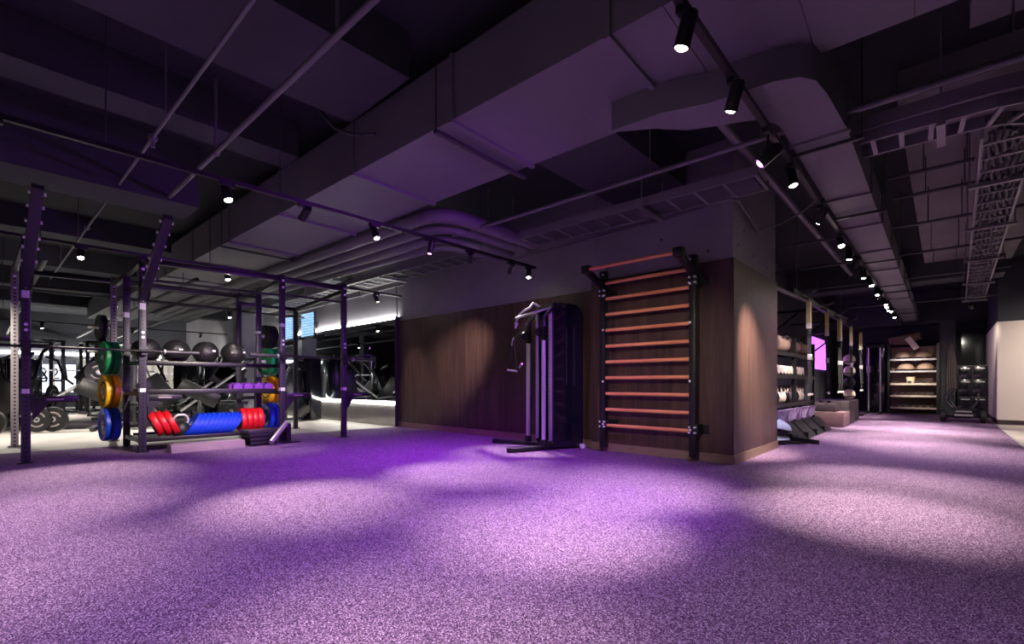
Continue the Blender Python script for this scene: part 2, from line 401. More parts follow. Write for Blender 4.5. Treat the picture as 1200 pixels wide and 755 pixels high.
# ------------------------------------------------------------------ ducts
DR = R(2.0)
dk = thing('air_duct', 'huge boxy grey air duct crossing the ceiling diagonally', 'air duct', (-4.0, 2.72, 2.85))
def dpt(x, y, z):   # along the slightly turned duct axis, x measured from (-4, 2.72)
    return V((-4.0 + x * math.cos(DR) - y * math.sin(DR), 2.72 + x * math.sin(DR) + y * math.cos(DR), z))
rotd = Matrix.Rotation(DR, 3, 'Z')
def dbox(mb, x0, x1, y0, y1, z0, z1, bev=0.):
    return mb.box(dpt((x0 + x1) / 2, (y0 + y1) / 2, (z0 + z1) / 2), (x1 - x0, y1 - y0, z1 - z0), rotd, bev)
dbox(MB(), -15, 8.0, -.48, .48, 2.85, 3.34).build('duct_body', 'duct', dk)
for x in (2.58, 1.27, -.1, -1.7, -3.3, -4.9, -6.5, -8.1):
    fb = MB()
    dbox(fb, x - .018, x + .018, -.5, .5, 2.825, 2.85, ); dbox(fb, x - .018, x + .018, -.5, -.48, 2.85, 3.34); dbox(fb, x - .018, x + .018, .48, .5, 2.85, 3.34)
    fb.build('flange', 'duct', dk)
for x in (1.12, -3.5, 4.4):
    fb = MB(); dbox(fb, x - .02, x + .02, -.52, .56, 2.79, 2.815)
    for y in (-.515, .545): fb.cyl(dpt(x, y, 2.8), dpt(x, y, ZC), .006, seg=6)
    fb.build('hanger_bar', 'dgrey', dk)
# seams
for x in (2.9, 3.45, 3.9): dbox(MB(), x - .003, x + .003, -.48, .48, 2.848, 2.85).build('seam', 'dgrey', dk)

ek = thing('branch_duct', 'flat grey duct curving off the big duct and down the corridor', 'air duct', (-.7, 3.3, 2.64))
zl, zh = 2.65, 2.95
outer = [(-1.72, 2.90), (-1.37, 2.93), (-1.11, 3.03), (-.9, 3.055), (-.74, 3.075), (-.62, 3.13), (-.555, 3.23), (-.53, 3.42), (-.5, 4.0)]
inner = [(-.84, 4.0), (-.84, 3.62), (-.91, 3.45), (-1.11, 3.36), (-1.32, 3.26), (-1.49, 3.08), (-1.70, 2.94)]
MB().prism(outer + inner, (0, 0, zl), (1, 0, 0), (0, 1, 0), zh - zl).build('elbow', 'duct', ek)
MB().prism([(-.84, 4.0), (-.5, 4.0), (-.56, 18.0), (-.95, 18.0)], (0, 0, zl), (1, 0, 0), (0, 1, 0), zh - zl).build('duct_run', 'duct', ek)
for y in (4.0, 5.45, 6.55, 7.9, 9.3, 10.9, 12.6, 14.5, 16.4):
    xa, xb = -.84 - .11 * (y - 4) / 14, -.5 - .06 * (y - 4) / 14
    MB().b2(xa - .015, xb + .015, y - .014, y + .014, zl - .018, zl).b2(xb, xb + .018, y - .014, y + .014, zl, zh).b2(xa - .018, xa, y - .014, y + .014, zl, zh).build('flange', 'duct', ek)
for y in (4.12, 6.0, 8.5, 11.5, 15.2):
    xa, xb = -.9 - .11 * (y - 4) / 14, -.42 - .06 * (y - 4) / 14
    h = MB().b2(xa, xb, y - .012, y + .012, zl - .045, zl - .02)
    for x in (xa + .01, xb - .01): h.cyl((x, y, zl - .03), (x, y, ZC if not (-.3 < x < .95 and 5.2 < y < 13.2) else 3.3), .005, seg=6)
    h.build('hanger_bar', 'dgrey', ek)

# pipes
def hung(mb, pts, z0, ztop=ZC, r=.006):
    for (x, y) in pts: mb.cyl((x, y, z0), (x, y, ztop - .004), r, seg=6)
o = MB().cyl((0.05, .97, 2.9), (-6.19, .80, 2.9), .012, seg=10); hung(o, [(-4.4, .848)], 2.9); o.sph((-4.8, .838, 2.9), .035).cyl((-4.8, .838, 2.9), (-4.8, .838, 2.82), .016, seg=8)
tag(o.build('sprinkler_pipe', 'pipe'), 'thinner sprinkler pipe with a fitting, at far upper left', 'pipe')
o = MB().cyl((-6.79, .78, 2.9), (-12.69, .62, 2.9), .012, seg=10); hung(o, [(-9, .72), (-11, .665)], 2.9); o.sph((-8.2, .742, 2.9), .03)
tag(o.build('sprinkler_pipe', 'pipe'), 'thin sprinkler pipe going on beyond the wide beam above the rack', 'pipe')
o = MB().cyl((0.05, 1.388, 2.9), (-6.19, 1.225, 2.9), .021, seg=12); hung(o, [(-4.7, 1.264), (-2.6, 1.32)], 2.9, r=.014); o.sph((-4.7, 1.264, 2.9), .035)
tag(o.build('sprinkler_pipe', 'pipe'), 'thicker pale pipe hung on rods at upper left', 'pipe')
o = MB().cyl((-9, 3.75, 2.72), (.8, 4.02, 2.77), .02, seg=10); hung(o, [(-5.3, 3.852), (-1.95, 3.945)], 2.73)
tag(o.build('straight_pipe', 'pipe'), 'long slim pipe crossing in front of the cable ladder above the column', 'pipe')
o = MB().cyl((-.72, 3.42, 2.98), (4.6, 3.50, 2.98), .055, seg=14); hung(o, [(.05, 3.43)], 2.99, r=.008)
tag(o.build('thick_pipe', 'pipe'), 'thick dark pipe along the big duct edge at top right', 'pipe')
o = MB().cyl((-.44, 4.06, 2.8), (4.6, 4.06, 2.82), .028, seg=10); hung(o, [(.3, 4.06), (1.6, 4.06)], 2.8)
tag(o.build('sprinkler_pipe', 'pipe'), 'pale pipe crossing the upper right corner', 'pipe')
o = MB().cyl((-1.32, 3.4, 2.97), (-1.32, 11.0, 2.97), .04, seg=10); hung(o, [(-1.32, 5.0), (-1.32, 8.), (-1.32, 10.6)], 2.97)
tag(o.build('straight_pipe', 'pipe'), 'long pipe running down the corridor left of the track lights', 'pipe')
# bundle of insulated pipes
for i, (y, z, r, xb, lab) in enumerate(((3.30, 2.80, .085, -4.15, 'insulated pipe nearest the big duct in the pipe bundle'), (3.52, 2.77, .085, -4.35, 'insulated pipe second from the big duct in the bundle'),
                         (3.74, 2.75, .08, -4.6, 'insulated pipe third from the big duct in the bundle'), (3.95, 2.73, .07, -4.85, 'insulated pipe furthest from the big duct in the bundle'))):
    pts = [(-16, y - .42, z), (-9, y - .2, z), (xb - .35, y, z)] + arc((xb - .35, y + .35), .35, -90, 0, 6, z)[1:] + [(xb, 4.95, z)]
    o = MB().tube(pts, r, 14); hung(o, [(-7.5, y - .12), (-6, y - .06), (-11, y - .25)], z)
    tag(o.build('insulated_pipe', 'pipe'), lab, 'pipe', 'bundle of insulated pipes')

def ladder(name, path, w, lab, zh=.09, pitch=.28, parts=None, hang=()):
    """cable ladder along a plan path of (x, y, z)"""
    t = thing(name, lab, 'cable tray', path[0])
    P = [V(p) for p in path]; L_, R_ = [], []
    for i, p in enumerate(P):
        d = (P[min(i + 1, len(P) - 1)] - P[max(i - 1, 0)]); d.z = 0; d.normalize(); n = V((-d.y, d.x, 0))
        L_.append(p + n * w / 2); R_.append(p - n * w / 2)
    for side in (L_, R_):
        m = MB()
        for i in range(len(P) - 1): m.bar(side[i], side[i + 1], .02, zh)
        m.build('side_rail', 'tray', t)
    ln = [0.]
    for i in range(len(P) - 1): ln.append(ln[-1] + (P[i + 1] - P[i]).length)
    s = pitch / 2; rungs = []
    while s < ln[-1]:
        i = max(k for k in range(len(ln) - 1) if ln[k] <= s); f = (s - ln[i]) / (ln[i + 1] - ln[i])
        rungs.append((L_[i].lerp(L_[i + 1], f), R_[i].lerp(R_[i + 1], f))); s += pitch
    for a, b in rungs: MB().bar(a - V((0, 0, zh / 2 - .012)), b - V((0, 0, zh / 2 - .012)), .03, .018).build('rung', 'tray', t)
    for (x, y, ang, zt) in hang:
        m = MB(); dx, dy = math.cos(R(ang)) * (w / 2 + .06), math.sin(R(ang)) * (w / 2 + .06); z = P[0].z - zh / 2 - .03
        m.bar((x - dx, y - dy, z), (x + dx, y + dy, z), .05, .03)
        for s_ in (-1, 1): m.cyl((x + dx * .94 * s_, y + dy * .94 * s_, z), (x + dx * .94 * s_, y + dy * .94 * s_, zt), .007, seg=6)
        m.build('hanger', 'tray', t)
    return t, P
t, P = ladder('cable_ladder', [(-14, 4.55, 2.8), (-1.25, 4.83, 2.8)], .42, 'long cable ladder running above the wood wall to the column', hang=[(-2.35, 4.81, 91, ZC), (-4.6, 4.76, 91, ZC), (-7.2, 4.7, 91, ZC), (-10, 4.64, 91, ZC)])
m = MB()
for k in range(7): m.tube([(-14, 4.40 + k * .05, 2.775), (-8, 4.53 + k * .05, 2.78 + .01 * (k % 2)), (-4, 4.62 + k * .05, 2.775), (-1.3, 4.68 + k * .05, 2.775)], .016, 6)
m.build('cables', 'dpipe', t)
# curved ladder over the corridor and the heavy cable tray
t, P = ladder('cable_ladder', [(-.5, 4.72, 2.8), (-.2, 4.72, 2.8), (.1, 4.74, 2.8)] + [(p[0], p[1], 2.8) for p in arc((.15, 5.24), .5, -80, -5, 6)] , .3, 'short curved cable ladder at upper right joining the wide cable tray', pitch=.17, hang=[(-.02, 4.73, 90, ZC)])
MB().prism([(-.5, 4.5), (.1, 4.5)] + arc((.15, 5.2), .7, -90, -10, 8) + [(.86, 5.1)] + list(reversed(arc((.15, 5.2), .716, -90, -10, 8))) + [(.1, 4.484), (-.5, 4.484)], (0, 0, 2.82), (1, 0, 0), (0, 1, 0), .1).build('outer_cover', 'tray', t)
t, P = ladder('cable_tray', [(.36, 5.1, 2.8), (.5, 15.0, 2.8)], .3, 'long cable tray packed with cables along the corridor ceiling at right', pitch=.34, hang=[(.37, 6.2, 0, 3.3), (.4, 7.9, 0, 3.3), (.43, 9.9, 0, 3.3), (.46, 12.2, 0, 3.3), (.49, 14.7, 0, ZC)])
m = MB()
for k in range(6):
    pts = []
    for j in range(150):
        y = 5.12 + j * .066
        pts.append((.26 + .014 * (y - 5.1) + k * .042 + .01 * math.sin(j * 1.1 + k), y, 2.79 + .018 * math.sin(j * 1.57 + k * 1.3)))
    m.tube(pts, .019, 6)
m.build('cables', 'dpipe', t)
# sprinkler branches over the corridor
for i, (y, z, xa, xb, lab) in enumerate(((6.0, 2.92, -.42, .2, 'slim dark pipe nearest of the cross pipes over the corridor'), (6.7, 2.92, -.42, .75, 'second cross pipe over the corridor beside the cable tray'), (7.7, 2.86, -2.6, .8, 'third cross pipe spanning the corridor ceiling'),
            (9.4, 2.86, -2.6, .8, 'fourth cross pipe spanning the corridor ceiling'), (11.2, 2.8, -2.6, .8, 'fifth cross pipe spanning the corridor ceiling'), (14.0, 2.72, -2.6, .8, 'furthest cross pipe spanning the corridor ceiling'))):
    o = MB().cyl((xa, y, z), (xb, y, z), .018, seg=8)
    hung(o, [(max(xa, -.2) + .05, y), (.15, y)], z, 3.3 if y < 13 else ZC)
    if i > 1: hung(o, [(-2.2, y)], z, ZC)
    tag(o.build('cross_pipe', 'dpipe'), lab, 'pipe', 'cross pipes over the corridor')
for i, (y, lab) in enumerate(((.2, 'dark pipe crossing over the rack nearest the left edge'), (2.0, 'dark pipe crossing above the storage rack'), (3.0, 'dark pipe crossing over the right rack bay'))):
    o = MB().cyl((-24, y - .1, 2.62), (-9.2, y + .2, 2.62), .035, seg=10); hung(o, [(-10, y + .18), (-14, y + .1), (-18, y)], 2.62)
    tag(o.build('service_pipe', 'dpipe'), lab, 'pipe')
o = MB()
o.tube([(-4.2, 1.9, ZC), (-4.15, 1.93, 3.35), (-4.0, 2.0, 3.15), (-3.8, 2.1, 3.05), (-3.65, 2.2, 3.05)], .014)
tag(o.build('hanging_cable', 'dpipe'), 'loose curved cable drooping over the big duct', 'cable')
o = MB().tube([(-1.645, 6.2, 2.72), (-1.4, 6.1, 2.72), (-1.15, 6.0, 2.78), (-.95, 5.95, 2.9), (-.87, 5.95, 3.1), (-.87, 5.95, 3.54)], .01)
tag(o.build('drooping_cable', 'pipe'), 'thin cable drooping from the column top to the ceiling', 'cable')
# shelf rail line from column over corridor
o = MB().cyl((-1.72, 7.12, 2.2), (-1.72, 13.6, 2.42), .03, seg=10)
hung(o, [(-1.72, 8.5), (-1.72, 12.8)], 2.25)
tag(o.build('handrail_pipe', 'pipe'), 'pale sloping pipe above the suspension straps', 'pipe')

# ------------------------------------------------------------------ track lights
NLIGHT = [0]
def spot_light(parent, loc, aim, power, col, size, blend=1.0, rad=.035):
    l = bpy.data.lights.new('lamp', 'SPOT'); l.energy = power; l.color = col; l.spot_size = R(size); l.spot_blend = blend; l.shadow_soft_size = rad
    o = bpy.data.objects.new('lamp', l); COL.objects.link(o); o.parent = parent
    d = V(aim) - V(loc); o.location = V(loc) - root_loc(parent); o.rotation_euler = d.to_track_quat('-Z', 'Y').to_euler()
def track(x, y0, y1, z, lab, zt=ZC, rods=()):
    t = thing('lighting_track', lab, 'lighting track', (x, (y0 + y1) / 2, z))
    MB().b2(x - .018, x + .018, y0, y1, z - .015, z + .02).build('rail', 'black', t)
    for y in rods: MB().cyl((x, y, z + .02), (x, y, zt), .005, seg=6).build('hanger_rod', 'dpipe', t)
def spotlight(x, y, z, aim, lab, power=0, col=(1, .86, .68), size=40, lens='lamp', drop=.11, group=None, big=1.):
    """track head: adapter, stem, can turned to its aim, glowing lens"""
    t = thing('track_spotlight', lab, 'spotlight', (x, y, z), group)
    MB().b2(x - .02, x + .02, y - .06, y + .06, z - .045, z - .015).build('adapter', 'black', t)
    p = V((x, y, z - drop)); d = (V(aim) - p).normalized()
    MB().cyl((x, y, z - .045), p, .008, seg=8).build('stem', 'black', t)
    r = .036 * big
    MB().lathe([(0, -.09), (r * .8, -.09), (r, -.075), (r, .05), (r * 1.06, .052), (r * 1.06, .062), (r * .86, .062), (r * .82, .05), (0, .048)], p, d, 18).build('can', 'black', t)
    if lens:
        MB().lathe([(0, .072), (r * .5, .068), (r * .82, .052)], p, d, 16).build('lens', lens, t)
    if power: spot_light(t, p + d * .085, aim, power, col, size)
    return t
W_ = (1., .88, .74); VI = (.44, .06, 1.)
track(-4.42, -6, 5.3, 2.57, 'long black lighting track crossing under the big duct', rods=(.5, 1.7, 4.2))
track(-7.7, -6, 5.2, 2.55, 'black lighting track over the rack', rods=(-1, 2, 4))
track(-.87, -6, 18.1, 2.58, 'long black lighting track down the corridor beside the branch duct', rods=(4.5, 8, 12, 16))
track(-12.0, -6, 5.2, 2.55, 'black lighting track over the machine area', rods=(0, 3))
track(-18.0, -6, 5.2, 2.55, 'black lighting track furthest left over the machine area', rods=(0, 3))
g = 'spotlights on the track under the big duct'
P1 = 500
spotlight(-4.42, 1.27, 2.57, (-3.5, 1.55, 0), 'lit spotlight left of the big duct, brightest at upper left', P1, W_, 41, group=g)
spotlight(-4.42, 1.92, 2.57, (-8.1, 1.9, .7), 'dark-backed spotlight in front of the big duct side', 700, W_, 46, 'lamp', group=g)
spotlight(-4.42, 2.66, 2.57, (-3.5, 3.05, 0), 'lit spotlight under the big purple duct', P1 * .9, W_, group=g)
spotlight(-4.42, 3.39, 2.57, (-5.2, 3.4, 0), 'dark spotlight with added violet fill between the duct lamp and the pipe bend', 300, VI, 120, 'violet', group=g)  # wide violet fill added to a head that looks unlit
spotlight(-4.42, 4.01, 2.57, (-6.3, 5.5, 1.25), 'lit spotlight in front of the pipe bend, larger glare', 420, W_, 34, group=g)
spotlight(-4.42, 4.77, 2.57, (-6, 5.5, 1.2), 'dark spotlight next to the end of the track by the grey wall', 0, W_, 40, None, group=g)
spotlight(-4.42, 5.15, 2.57, (-4.15, 4.75, 1.0), 'lit spotlight at the wall end of the track above the cable machine', 420, W_, 46, group=g)
for i, (y, ax, ay) in enumerate(((-.06, -4.6, .25), (-.7, -3.3, -.1), (-1.5, -3.2, -.9), (-2.6, -4.6, -1.9), (-4.0, -4.0, -3.5))):
    spotlight(-4.42, y, 2.57, (ax, ay, 0), ORD[i] + ' spotlight on the duct track at or past the left frame edge', P1 * .55, W_, 42, group=g)
g = 'spotlights on the track over the rack'
spotlight(-7.7, .64, 2.55, (-6.1, .5, 0), 'lit spotlight between the two front rack arms', P1, W_, 41, group=g)
spotlight(-7.7, 2.22, 2.55, (-6.6, 2.3, 0), 'lit spotlight above the slam balls on the storage rack', 150, W_, group=g)
spotlight(-7.7, 4.66, 2.55, (-7.6, 5.5, .8), 'lit spotlight in front of the mirror light strip', 60, W_, group=g)
spotlight(-7.7, -1.2, 2.55, (-9.6, .1, 1.1), 'unseen spotlight past the left frame edge, turned to brighten the grey upright', P1, W_, 41, group=g)  # unseen lamp off frame, turned to whiten the back left upright
g = 'spotlights on the corridor track'
spotlight(-.87, 2.11, 2.58, (-1.75, 2.25, 0), 'lit corridor track spotlight nearest the top edge', P1, W_, 42, group=g)
spotlight(-.87, 2.78, 2.58, (-1.95, 3.55, 0), 'lit corridor track spotlight beside the duct elbow', P1, W_, 42, group=g)
spotlight(-.87, 3.47, 2.58, (-3.9, 2.7, 0), 'glowing violet spotlight on the corridor track', 460, VI, 120, 'violet', drop=.19, group=g, big=1.1)
spotlight(-.87, 4.14, 2.58, (-.4, 3.95, 0), 'corridor track spotlight just beyond the violet lamp', P1, W_, 44, drop=.12, group=g)
ys = (6.45, 7.71, 9.37, 10.4, 10.8, 11.84, 12.25, 13.03, 13.47, 14.2, 15.29, 16.22)
for i, y in enumerate(ys):
    spotlight(-.87, y, 2.58, ((-.3, 5.25, 0) if i == 0 else (-2.0, 9.0, .3) if i == 1 else (-1.7, 11.6, .6) if i == 4 else (-1.8, 15, .8) if i == 8 else (-.7, 17.6, 1.1) if i > 9 else (-.35 + (.3 if i % 3 else -.4), y - .9, 0)), ORD[i] + ' of the receding row of corridor spotlights beyond the column', (240 if i == 1 else 560 if i < 10 else 170) if i else P1, W_, (54 if i < 10 else 36) if i else 50, drop=.1, group=g)
for i, (y, ax, ay) in enumerate(((1.0, -2.55, 5.0), (.2, -1.3, .9), (-1.5, -1.6, -1.5), (-3.4, -1.2, -3.4))):  # first one is added off frame to brighten the wall bars
    spotlight(-.87, y, 2.58, (ax, ay, 1.0 if i == 0 else 0), ORD[i] + ' corridor track spotlight past the top frame edge', 300 if i == 0 else P1 * .45, W_, 34 if i == 0 else 42, group=g)
spotlight(-.87, 5.3, 2.58, (-1.67, 6.0, 1.0), 'corridor track spotlight turned toward the lit column side', 900, (1, .84, .64), 44, group=g)
for i, (x, y, ax, ay, az, p) in enumerate(((2.6, 12.4, 1.9, 14.45, 1.1, 230), (.4, 13.6, .7, 17., .9, 200))):  # both lamps added to brighten the white wall and cabinet end
    spotlight(x, y, 2.58, (ax, ay, az), ('added spotlight past the right frame edge brightening the white wall', 'added spotlight near the right duct end brightening the black cabinet')[i], p, W_, 90 if i == 0 else 50, group=g)
g = 'added fill floods on the corridor and duct tracks'  # fill lamps added to raise the dark gaps between the pools
FL = (.82, .62, 1.)
for i, (x, y, z, p, c_) in enumerate(((-4.42, -1.1, 2.57, 150, FL), (-4.42, -3.2, 2.57, 190, FL), (-.87, -.7, 2.58, 130, FL), (-.87, -2.6, 2.58, 120, FL), (-.87, 1.55, 2.58, 75, FL), (-.87, 7.1, 2.58, 110, FL), (-.87, 8.5, 2.58, 60, FL), (-.87, 12.6, 2.58, 90, FL))):
    spotlight(x, y, z, (x, y, 0), ('added fill flood left of the frame edge on the duct track, the nearer', 'added fill flood left of the frame edge on the duct track, the further', 'added fill flood above the camera on the corridor track', 'added fill flood behind the camera on the corridor track', 'added fill flood on the corridor track just past the top frame edge', 'small added fill flood on the corridor track just beyond the column', 'small added fill flood on the corridor track by the dumbbell shelves', 'small added fill flood on the corridor track by the plyo boxes')[i], p, c_, 150, group=g)
g = 'spotlights over the machine area'
for i, (x, y) in enumerate(((-12, 1.5), (-12, 3.5), (-12, -.6), (-12, -3.5), (-18, .72), (-18, 2.64), (-18, 4.4), (-18, -2.5))):
    spotlight(x, y, 2.55, (-24.6, y + .3, .9) if i in (5, 6) else (x + .3 + (.5 if x == -12 else 0), y, 0), ORD[i] + ' spotlight over the machines beyond the rack, counting from the nearer track', 420 if i in (5, 6) else 520, (1, .93, .84), 95, group=g)
spotlight(-18, .2, 2.55, (-18.5, .2, 0), 'violet spotlight glowing over the far left machines', 60, VI, 90, 'violet', group=g)

# ------------------------------------------------------------------ wall bars
wb = thing('wall_bars', 'tall black wall bars with salmon wooden rungs on the column', 'wall bars', (-2.6, 5.2, 0))
XL, XR, YB = -3.2, -2.05, 5.2
for x in (XL, XR):
    u = MB().b2(x - .035, x + .035, YB - .05, YB + .05, .06, 2.30, .004).build('upright', 'black', wb)
    for z in (.36, .9, 1.55, 1.98, 2.25): MB().cyl((x - .02 * (1 if x == XR else -1), YB - .05, z), (x - .02 * (1 if x == XR else -1), YB - .06, z), .014, seg=8).build('bolt', 'bolt', u)
    for z in (.36, 2.02):
        bk = MB().b2(x - .05, x + .05, YB - .03, 5.34, z - .06, z + .06, .004).b2(x - .12, x + .12, 5.33, 5.341, z - .05, z + .05)
        b = bk.build('wall_bracket', 'black', wb)
        for dx in (-.03, .03):
            for dz in (-.03, .03): MB().cyl((x + dx, YB - .03, z + dz), (x + dx, YB - .06, z + dz), .012, seg=8).build('bolt', 'bolt', b)
    MB().bar((x, YB - .03, 2.10), (x, YB - .4, 2.25), .06, .07, bev=.004).b2(x - .05, x + .05, YB - .44, YB - .35, 2.21, 2.30, .004).build('top_arm', 'black', wb)
for i in range(10):
    z = .345 + i * (2.15 - .345) / 9
    MB().cyl((XL + .03, YB, z), (XR - .03, YB, z), .021, seg=14).build('rung', 'rung', wb)
MB().cyl((XL + .02, YB - .395, 2.255), (XR - .02, YB - .395, 2.255), .021, seg=14).build('rung', 'rung', wb)

# ------------------------------------------------------------------ cable machine
TH = R(-22); fx, fy = math.sin(TH), -math.cos(TH); rx, ry = math.cos(TH), math.sin(TH)
c0 = V((-3.78, 4.90, 0))
cm = thing('cable_machine', 'tall black dual cable machine with chrome posts against the wood wall', 'gym machine', (-4.05, 4.95, 0))
def mp(a, b, z):      # a metres to the machine's left of its front right corner, b metres forward of its face
    return V((c0.x - rx * a + fx * b, c0.y - ry * a + fy * b, z))
rotm = Matrix.Rotation(TH, 3, 'Z')
def mbox(mb, a0, a1, b0, b1, z0, z1, bev=0.):
    return mb.box(mp((a0 + a1) / 2, (b0 + b1) / 2, (z0 + z1) / 2), (abs(a1 - a0), abs(b1 - b0), abs(z1 - z0)), rotm, bev)
prof = [(0, .03), (.46, .03), (.46, 1.78)] + [(.30 + .16 * math.cos(R(a)), 1.78 + .16 * math.sin(R(a))) for a in range(15, 91, 15)] + [(0, 1.94)]
back = V((-fx, -fy, 0))
lft = V((-rx, -ry, 0))
MB().prism(prof, mp(0, 0, 0), back, (0, 0, 1), -.022).build('side_shroud', 'gloss', cm)
MB().prism(prof, mp(.44, 0, 0), back, (0, 0, 1), -.022).build('side_shroud', 'gloss', cm)
mm = MB(); mbox(mm, .02, .44, -.46, -.44, .1, 1.75); mbox(mm, .02, .44, -.32, .0, 1.90, 1.94); mbox(mm, .02, .44, -.44, 0, .03, .1); mm.build('frame', 'black', cm)
mm = MB()
for k in range(20): mbox(mm, .1, .36, -.30, -.12, .12 + k * .045, .16 + k * .045, .004)
mm.build('weight_stack', 'dgrey', cm)
mm = MB(); mbox(mm, .1, .36, -.12, -.115, .95, 1.5); mm.build('placard', 'glass', cm)
mm = MB()
for a in (.17, .29): mm.cyl(mp(a, -.2, .1), mp(a, -.2, 1.88), .011, seg=10)
mm.build('guide_rod', 'chrome', cm)
mm = MB()
for dd in (.2, .32): mm.bar(mp(-.004, -dd, .85), mp(-.004, -dd, 1.62), .008, .008)
mm.build('side_slot', 'dgrey', cm)
# perforated selector rails
for a in (.05, .41):
    rl = MB(); mbox(rl, a - .016, a + .016, .0, .035, .12, 1.83)
    rl.mi = 1
    for k in range(34): rl.cyl(mp(a, .033, .16 + k * .05), mp(a, .0365, .16 + k * .05), .009, seg=8)
    rl.build('selector_rail', ('steel', 'black'), cm)
# feet
def foot(p, q):
    m = MB().bar(p + V((0, 0, .035)), q + V((0, 0, .035)), .085, .05, bev=.012)
    m.cyl(q + V((0, 0, .01)), q + V((0, 0, .06)), .0425, seg=16)
    m.build('foot', 'black', cm)
tipR, tipL = V((-4.03, 4.33, 0)), V((-4.86, 4.90, 0))
rootR, rootL = mp(.06, -.05, 0), mp(.42, -.05, 0)
foot(rootR, tipR); foot(rootL, tipL)
pR, pL = rootR.lerp(tipR, .25), rootL.lerp(tipL, .27)
for p in (pR, pL):
    MB().cyl(p + V((0, 0, .1)), p + V((0, 0, 1.66)), .028, seg=18).build('guide_post', 'chrome', cm)
    MB().cyl(p + V((0, 0, .05)), p + V((0, 0, .14)), .05, .045, seg=16).cyl(p + V((0, 0, 1.62)), p + V((0, 0, 1.74)), .045, seg=16).build('post_collar', 'black', cm)
for p, a, z in ((pR, .05, 1.6), (pL, .41, 1.62)):
    q = mp(a, .02, z); top = p + V((0, 0, 1.74))
    MB().bar(top, mp(a, -.02, 1.88), .045, .045, bev=.006).build('top_arm', 'black', cm)
    MB().lathe([(.012, -.016), (.05, -.016), (.055, -.01), (.044, 0), (.055, .01), (.05, .016), (.012, .016)], p + V((-.05, -.03, 1.55)), (rx, ry, 0), 20).build('pulley', 'blackp', cm)
    MB().b2(p.x - .035, p.x + .035, p.y - .04, p.y + .04, 1.44, 1.62, .008).build('carriage', 'blackp', cm)
pb = MB().cyl(mp(.62, .24, 1.80), mp(.06, .24, 1.80), .019, seg=12)
for a in (.1, .38): pb.cyl(mp(a, .24, 1.80), mp(a, -.02, 1.89), .014, seg=8)
pb.build('pull_up_bar', 'chrome', cm)
MB().tube([mp(.40, -.05, 1.93), mp(.42, .08, 1.99), mp(.43, .12, 1.93), mp(.47, .2, 1.88), mp(.56, .22, 1.84), mp(.6, .26, 1.72), mp(.58, .27, 1.66), mp(.56, .25, 1.72)], .016, 10).build('cable_hook', 'chrome', cm)
hd = MB().tube([pL + V((-.04, -.03, 1.62)), pL + V((-.12, -.06, 1.6)), pL + V((-.2, -.08, 1.52))], .005, 6)
hd.build('cable', 'strap', cm)
cc = pL + V((-.21, -.08, 1.5))
MB().tube([cc, cc + V((-.03, 0, -.12)), cc + V((-.1, -.02, -.42)), cc + V((.06, .01, -.44)), cc + V((.02, 0, -.12)), cc], .006, 6).build('stirrup_strap', 'strap', cm)
MB().cyl(cc + V((-.1, -.02, -.43)), cc + V((.06, .01, -.45)), .014, seg=10).tube([cc + V((0, 0, .03)), cc + V((-.02, 0, -.03)), cc + V((-.03, 0, -.08))], .013, 8).build('stirrup_handle', 'steel', cm)
MB().cyl(mp(.52, .24, 1.1), mp(.32, .3, 1.14), .014, seg=10).build('grip_bar', 'steel', cm)
MB().lathe([(0, 0), (.035, 0), (.035, .03), (0, .03)], mp(-.02, -.43, .03), (rx, ry, 0), 12).cyl(mp(0, -.43, .03), mp(0, -.43, .06), .02, seg=10).build('wheel', 'bolt', cm)

# ------------------------------------------------------------------ rig
SK = R(-2.8)     # the rig stands slightly turned
rg = thing('training_rig', 'dark steel training rig of perforated uprights at the carpet edge', 'training rig', (-8.3, 2.0, 0))
def upright(x, y, h, m='rig', w=.076):
    u = MB().box((x, y, h / 2 + .006), (w, w, h), Matrix.Rotation(SK, 3, 'Z'), .006).build('upright', m, rg, origin=(x, y, 0))
    MB().box((x, y, .006), (.13, .13, .012), Matrix.Rotation(SK, 3, 'Z')).build('foot_plate', 'rigp', rg)
    return u
def decal(u, x, y, z, h=.07):
    m = MB().box((x + .0385, y - .002, z), (.003, .06, h)).box((x + .002, y - .0385, z), (.06, .003, h))
    m.build('label_plate', 'mark', u)
def boltpair(u, x, y, zs):
    for z in zs: MB().cyl((x + .036, y, z), (x + .05, y, z), .017, seg=10).build('bolt', 'bolt', u)
FR = {'a': (-7.41, .17), 'b': (-7.49, 1.20), 'c': (-7.34, 2.85), 'd': (-7.23, 3.78)}
ups = {}
for k, (x, y) in FR.items(): ups[k] = upright(x, y, 2.5)
MI = {'b': (-8.4, 1.17), 'c': (-8.36, 2.87)}
for k, (x, y) in MI.items(): ups['m' + k] = upright(x, y, 2.42)
BK = {'a': (-9.49, .11), 'b': (-9.36, 1.15), 'c': (-9.35, 2.88), 'd': (-9.34, 3.88)}
for k, (x, y) in BK.items(): ups['r' + k] = upright(x, y, 2.5 if k != 'd' else 2.36, 'rigl' if k in 'ab' else 'rig')
for k, (x, y) in FR.items(): decal(ups[k], x, y, .79, .05); boltpair(ups[k], x, y, (1.46, 1.52, 2.32, 2.42))
for k in ('a', 'b'): decal(ups[k], *FR[k], 1.85, .08); boltpair(ups[k], *FR[k], (1.93,))
decal(ups['mb'], *MI['b'], 1.83, .07); decal(ups['mb'], *MI['b'], .74, .04); boltpair(ups['mb'], *MI['b'], (2.38,))
decal(ups['c'], *FR['c'], 1.75, .05); decal(ups['mc'], *MI['c'], 1.72, .04)
for k in 'ab': boltpair(ups['r' + k], *BK[k], (2.2, 2.36))
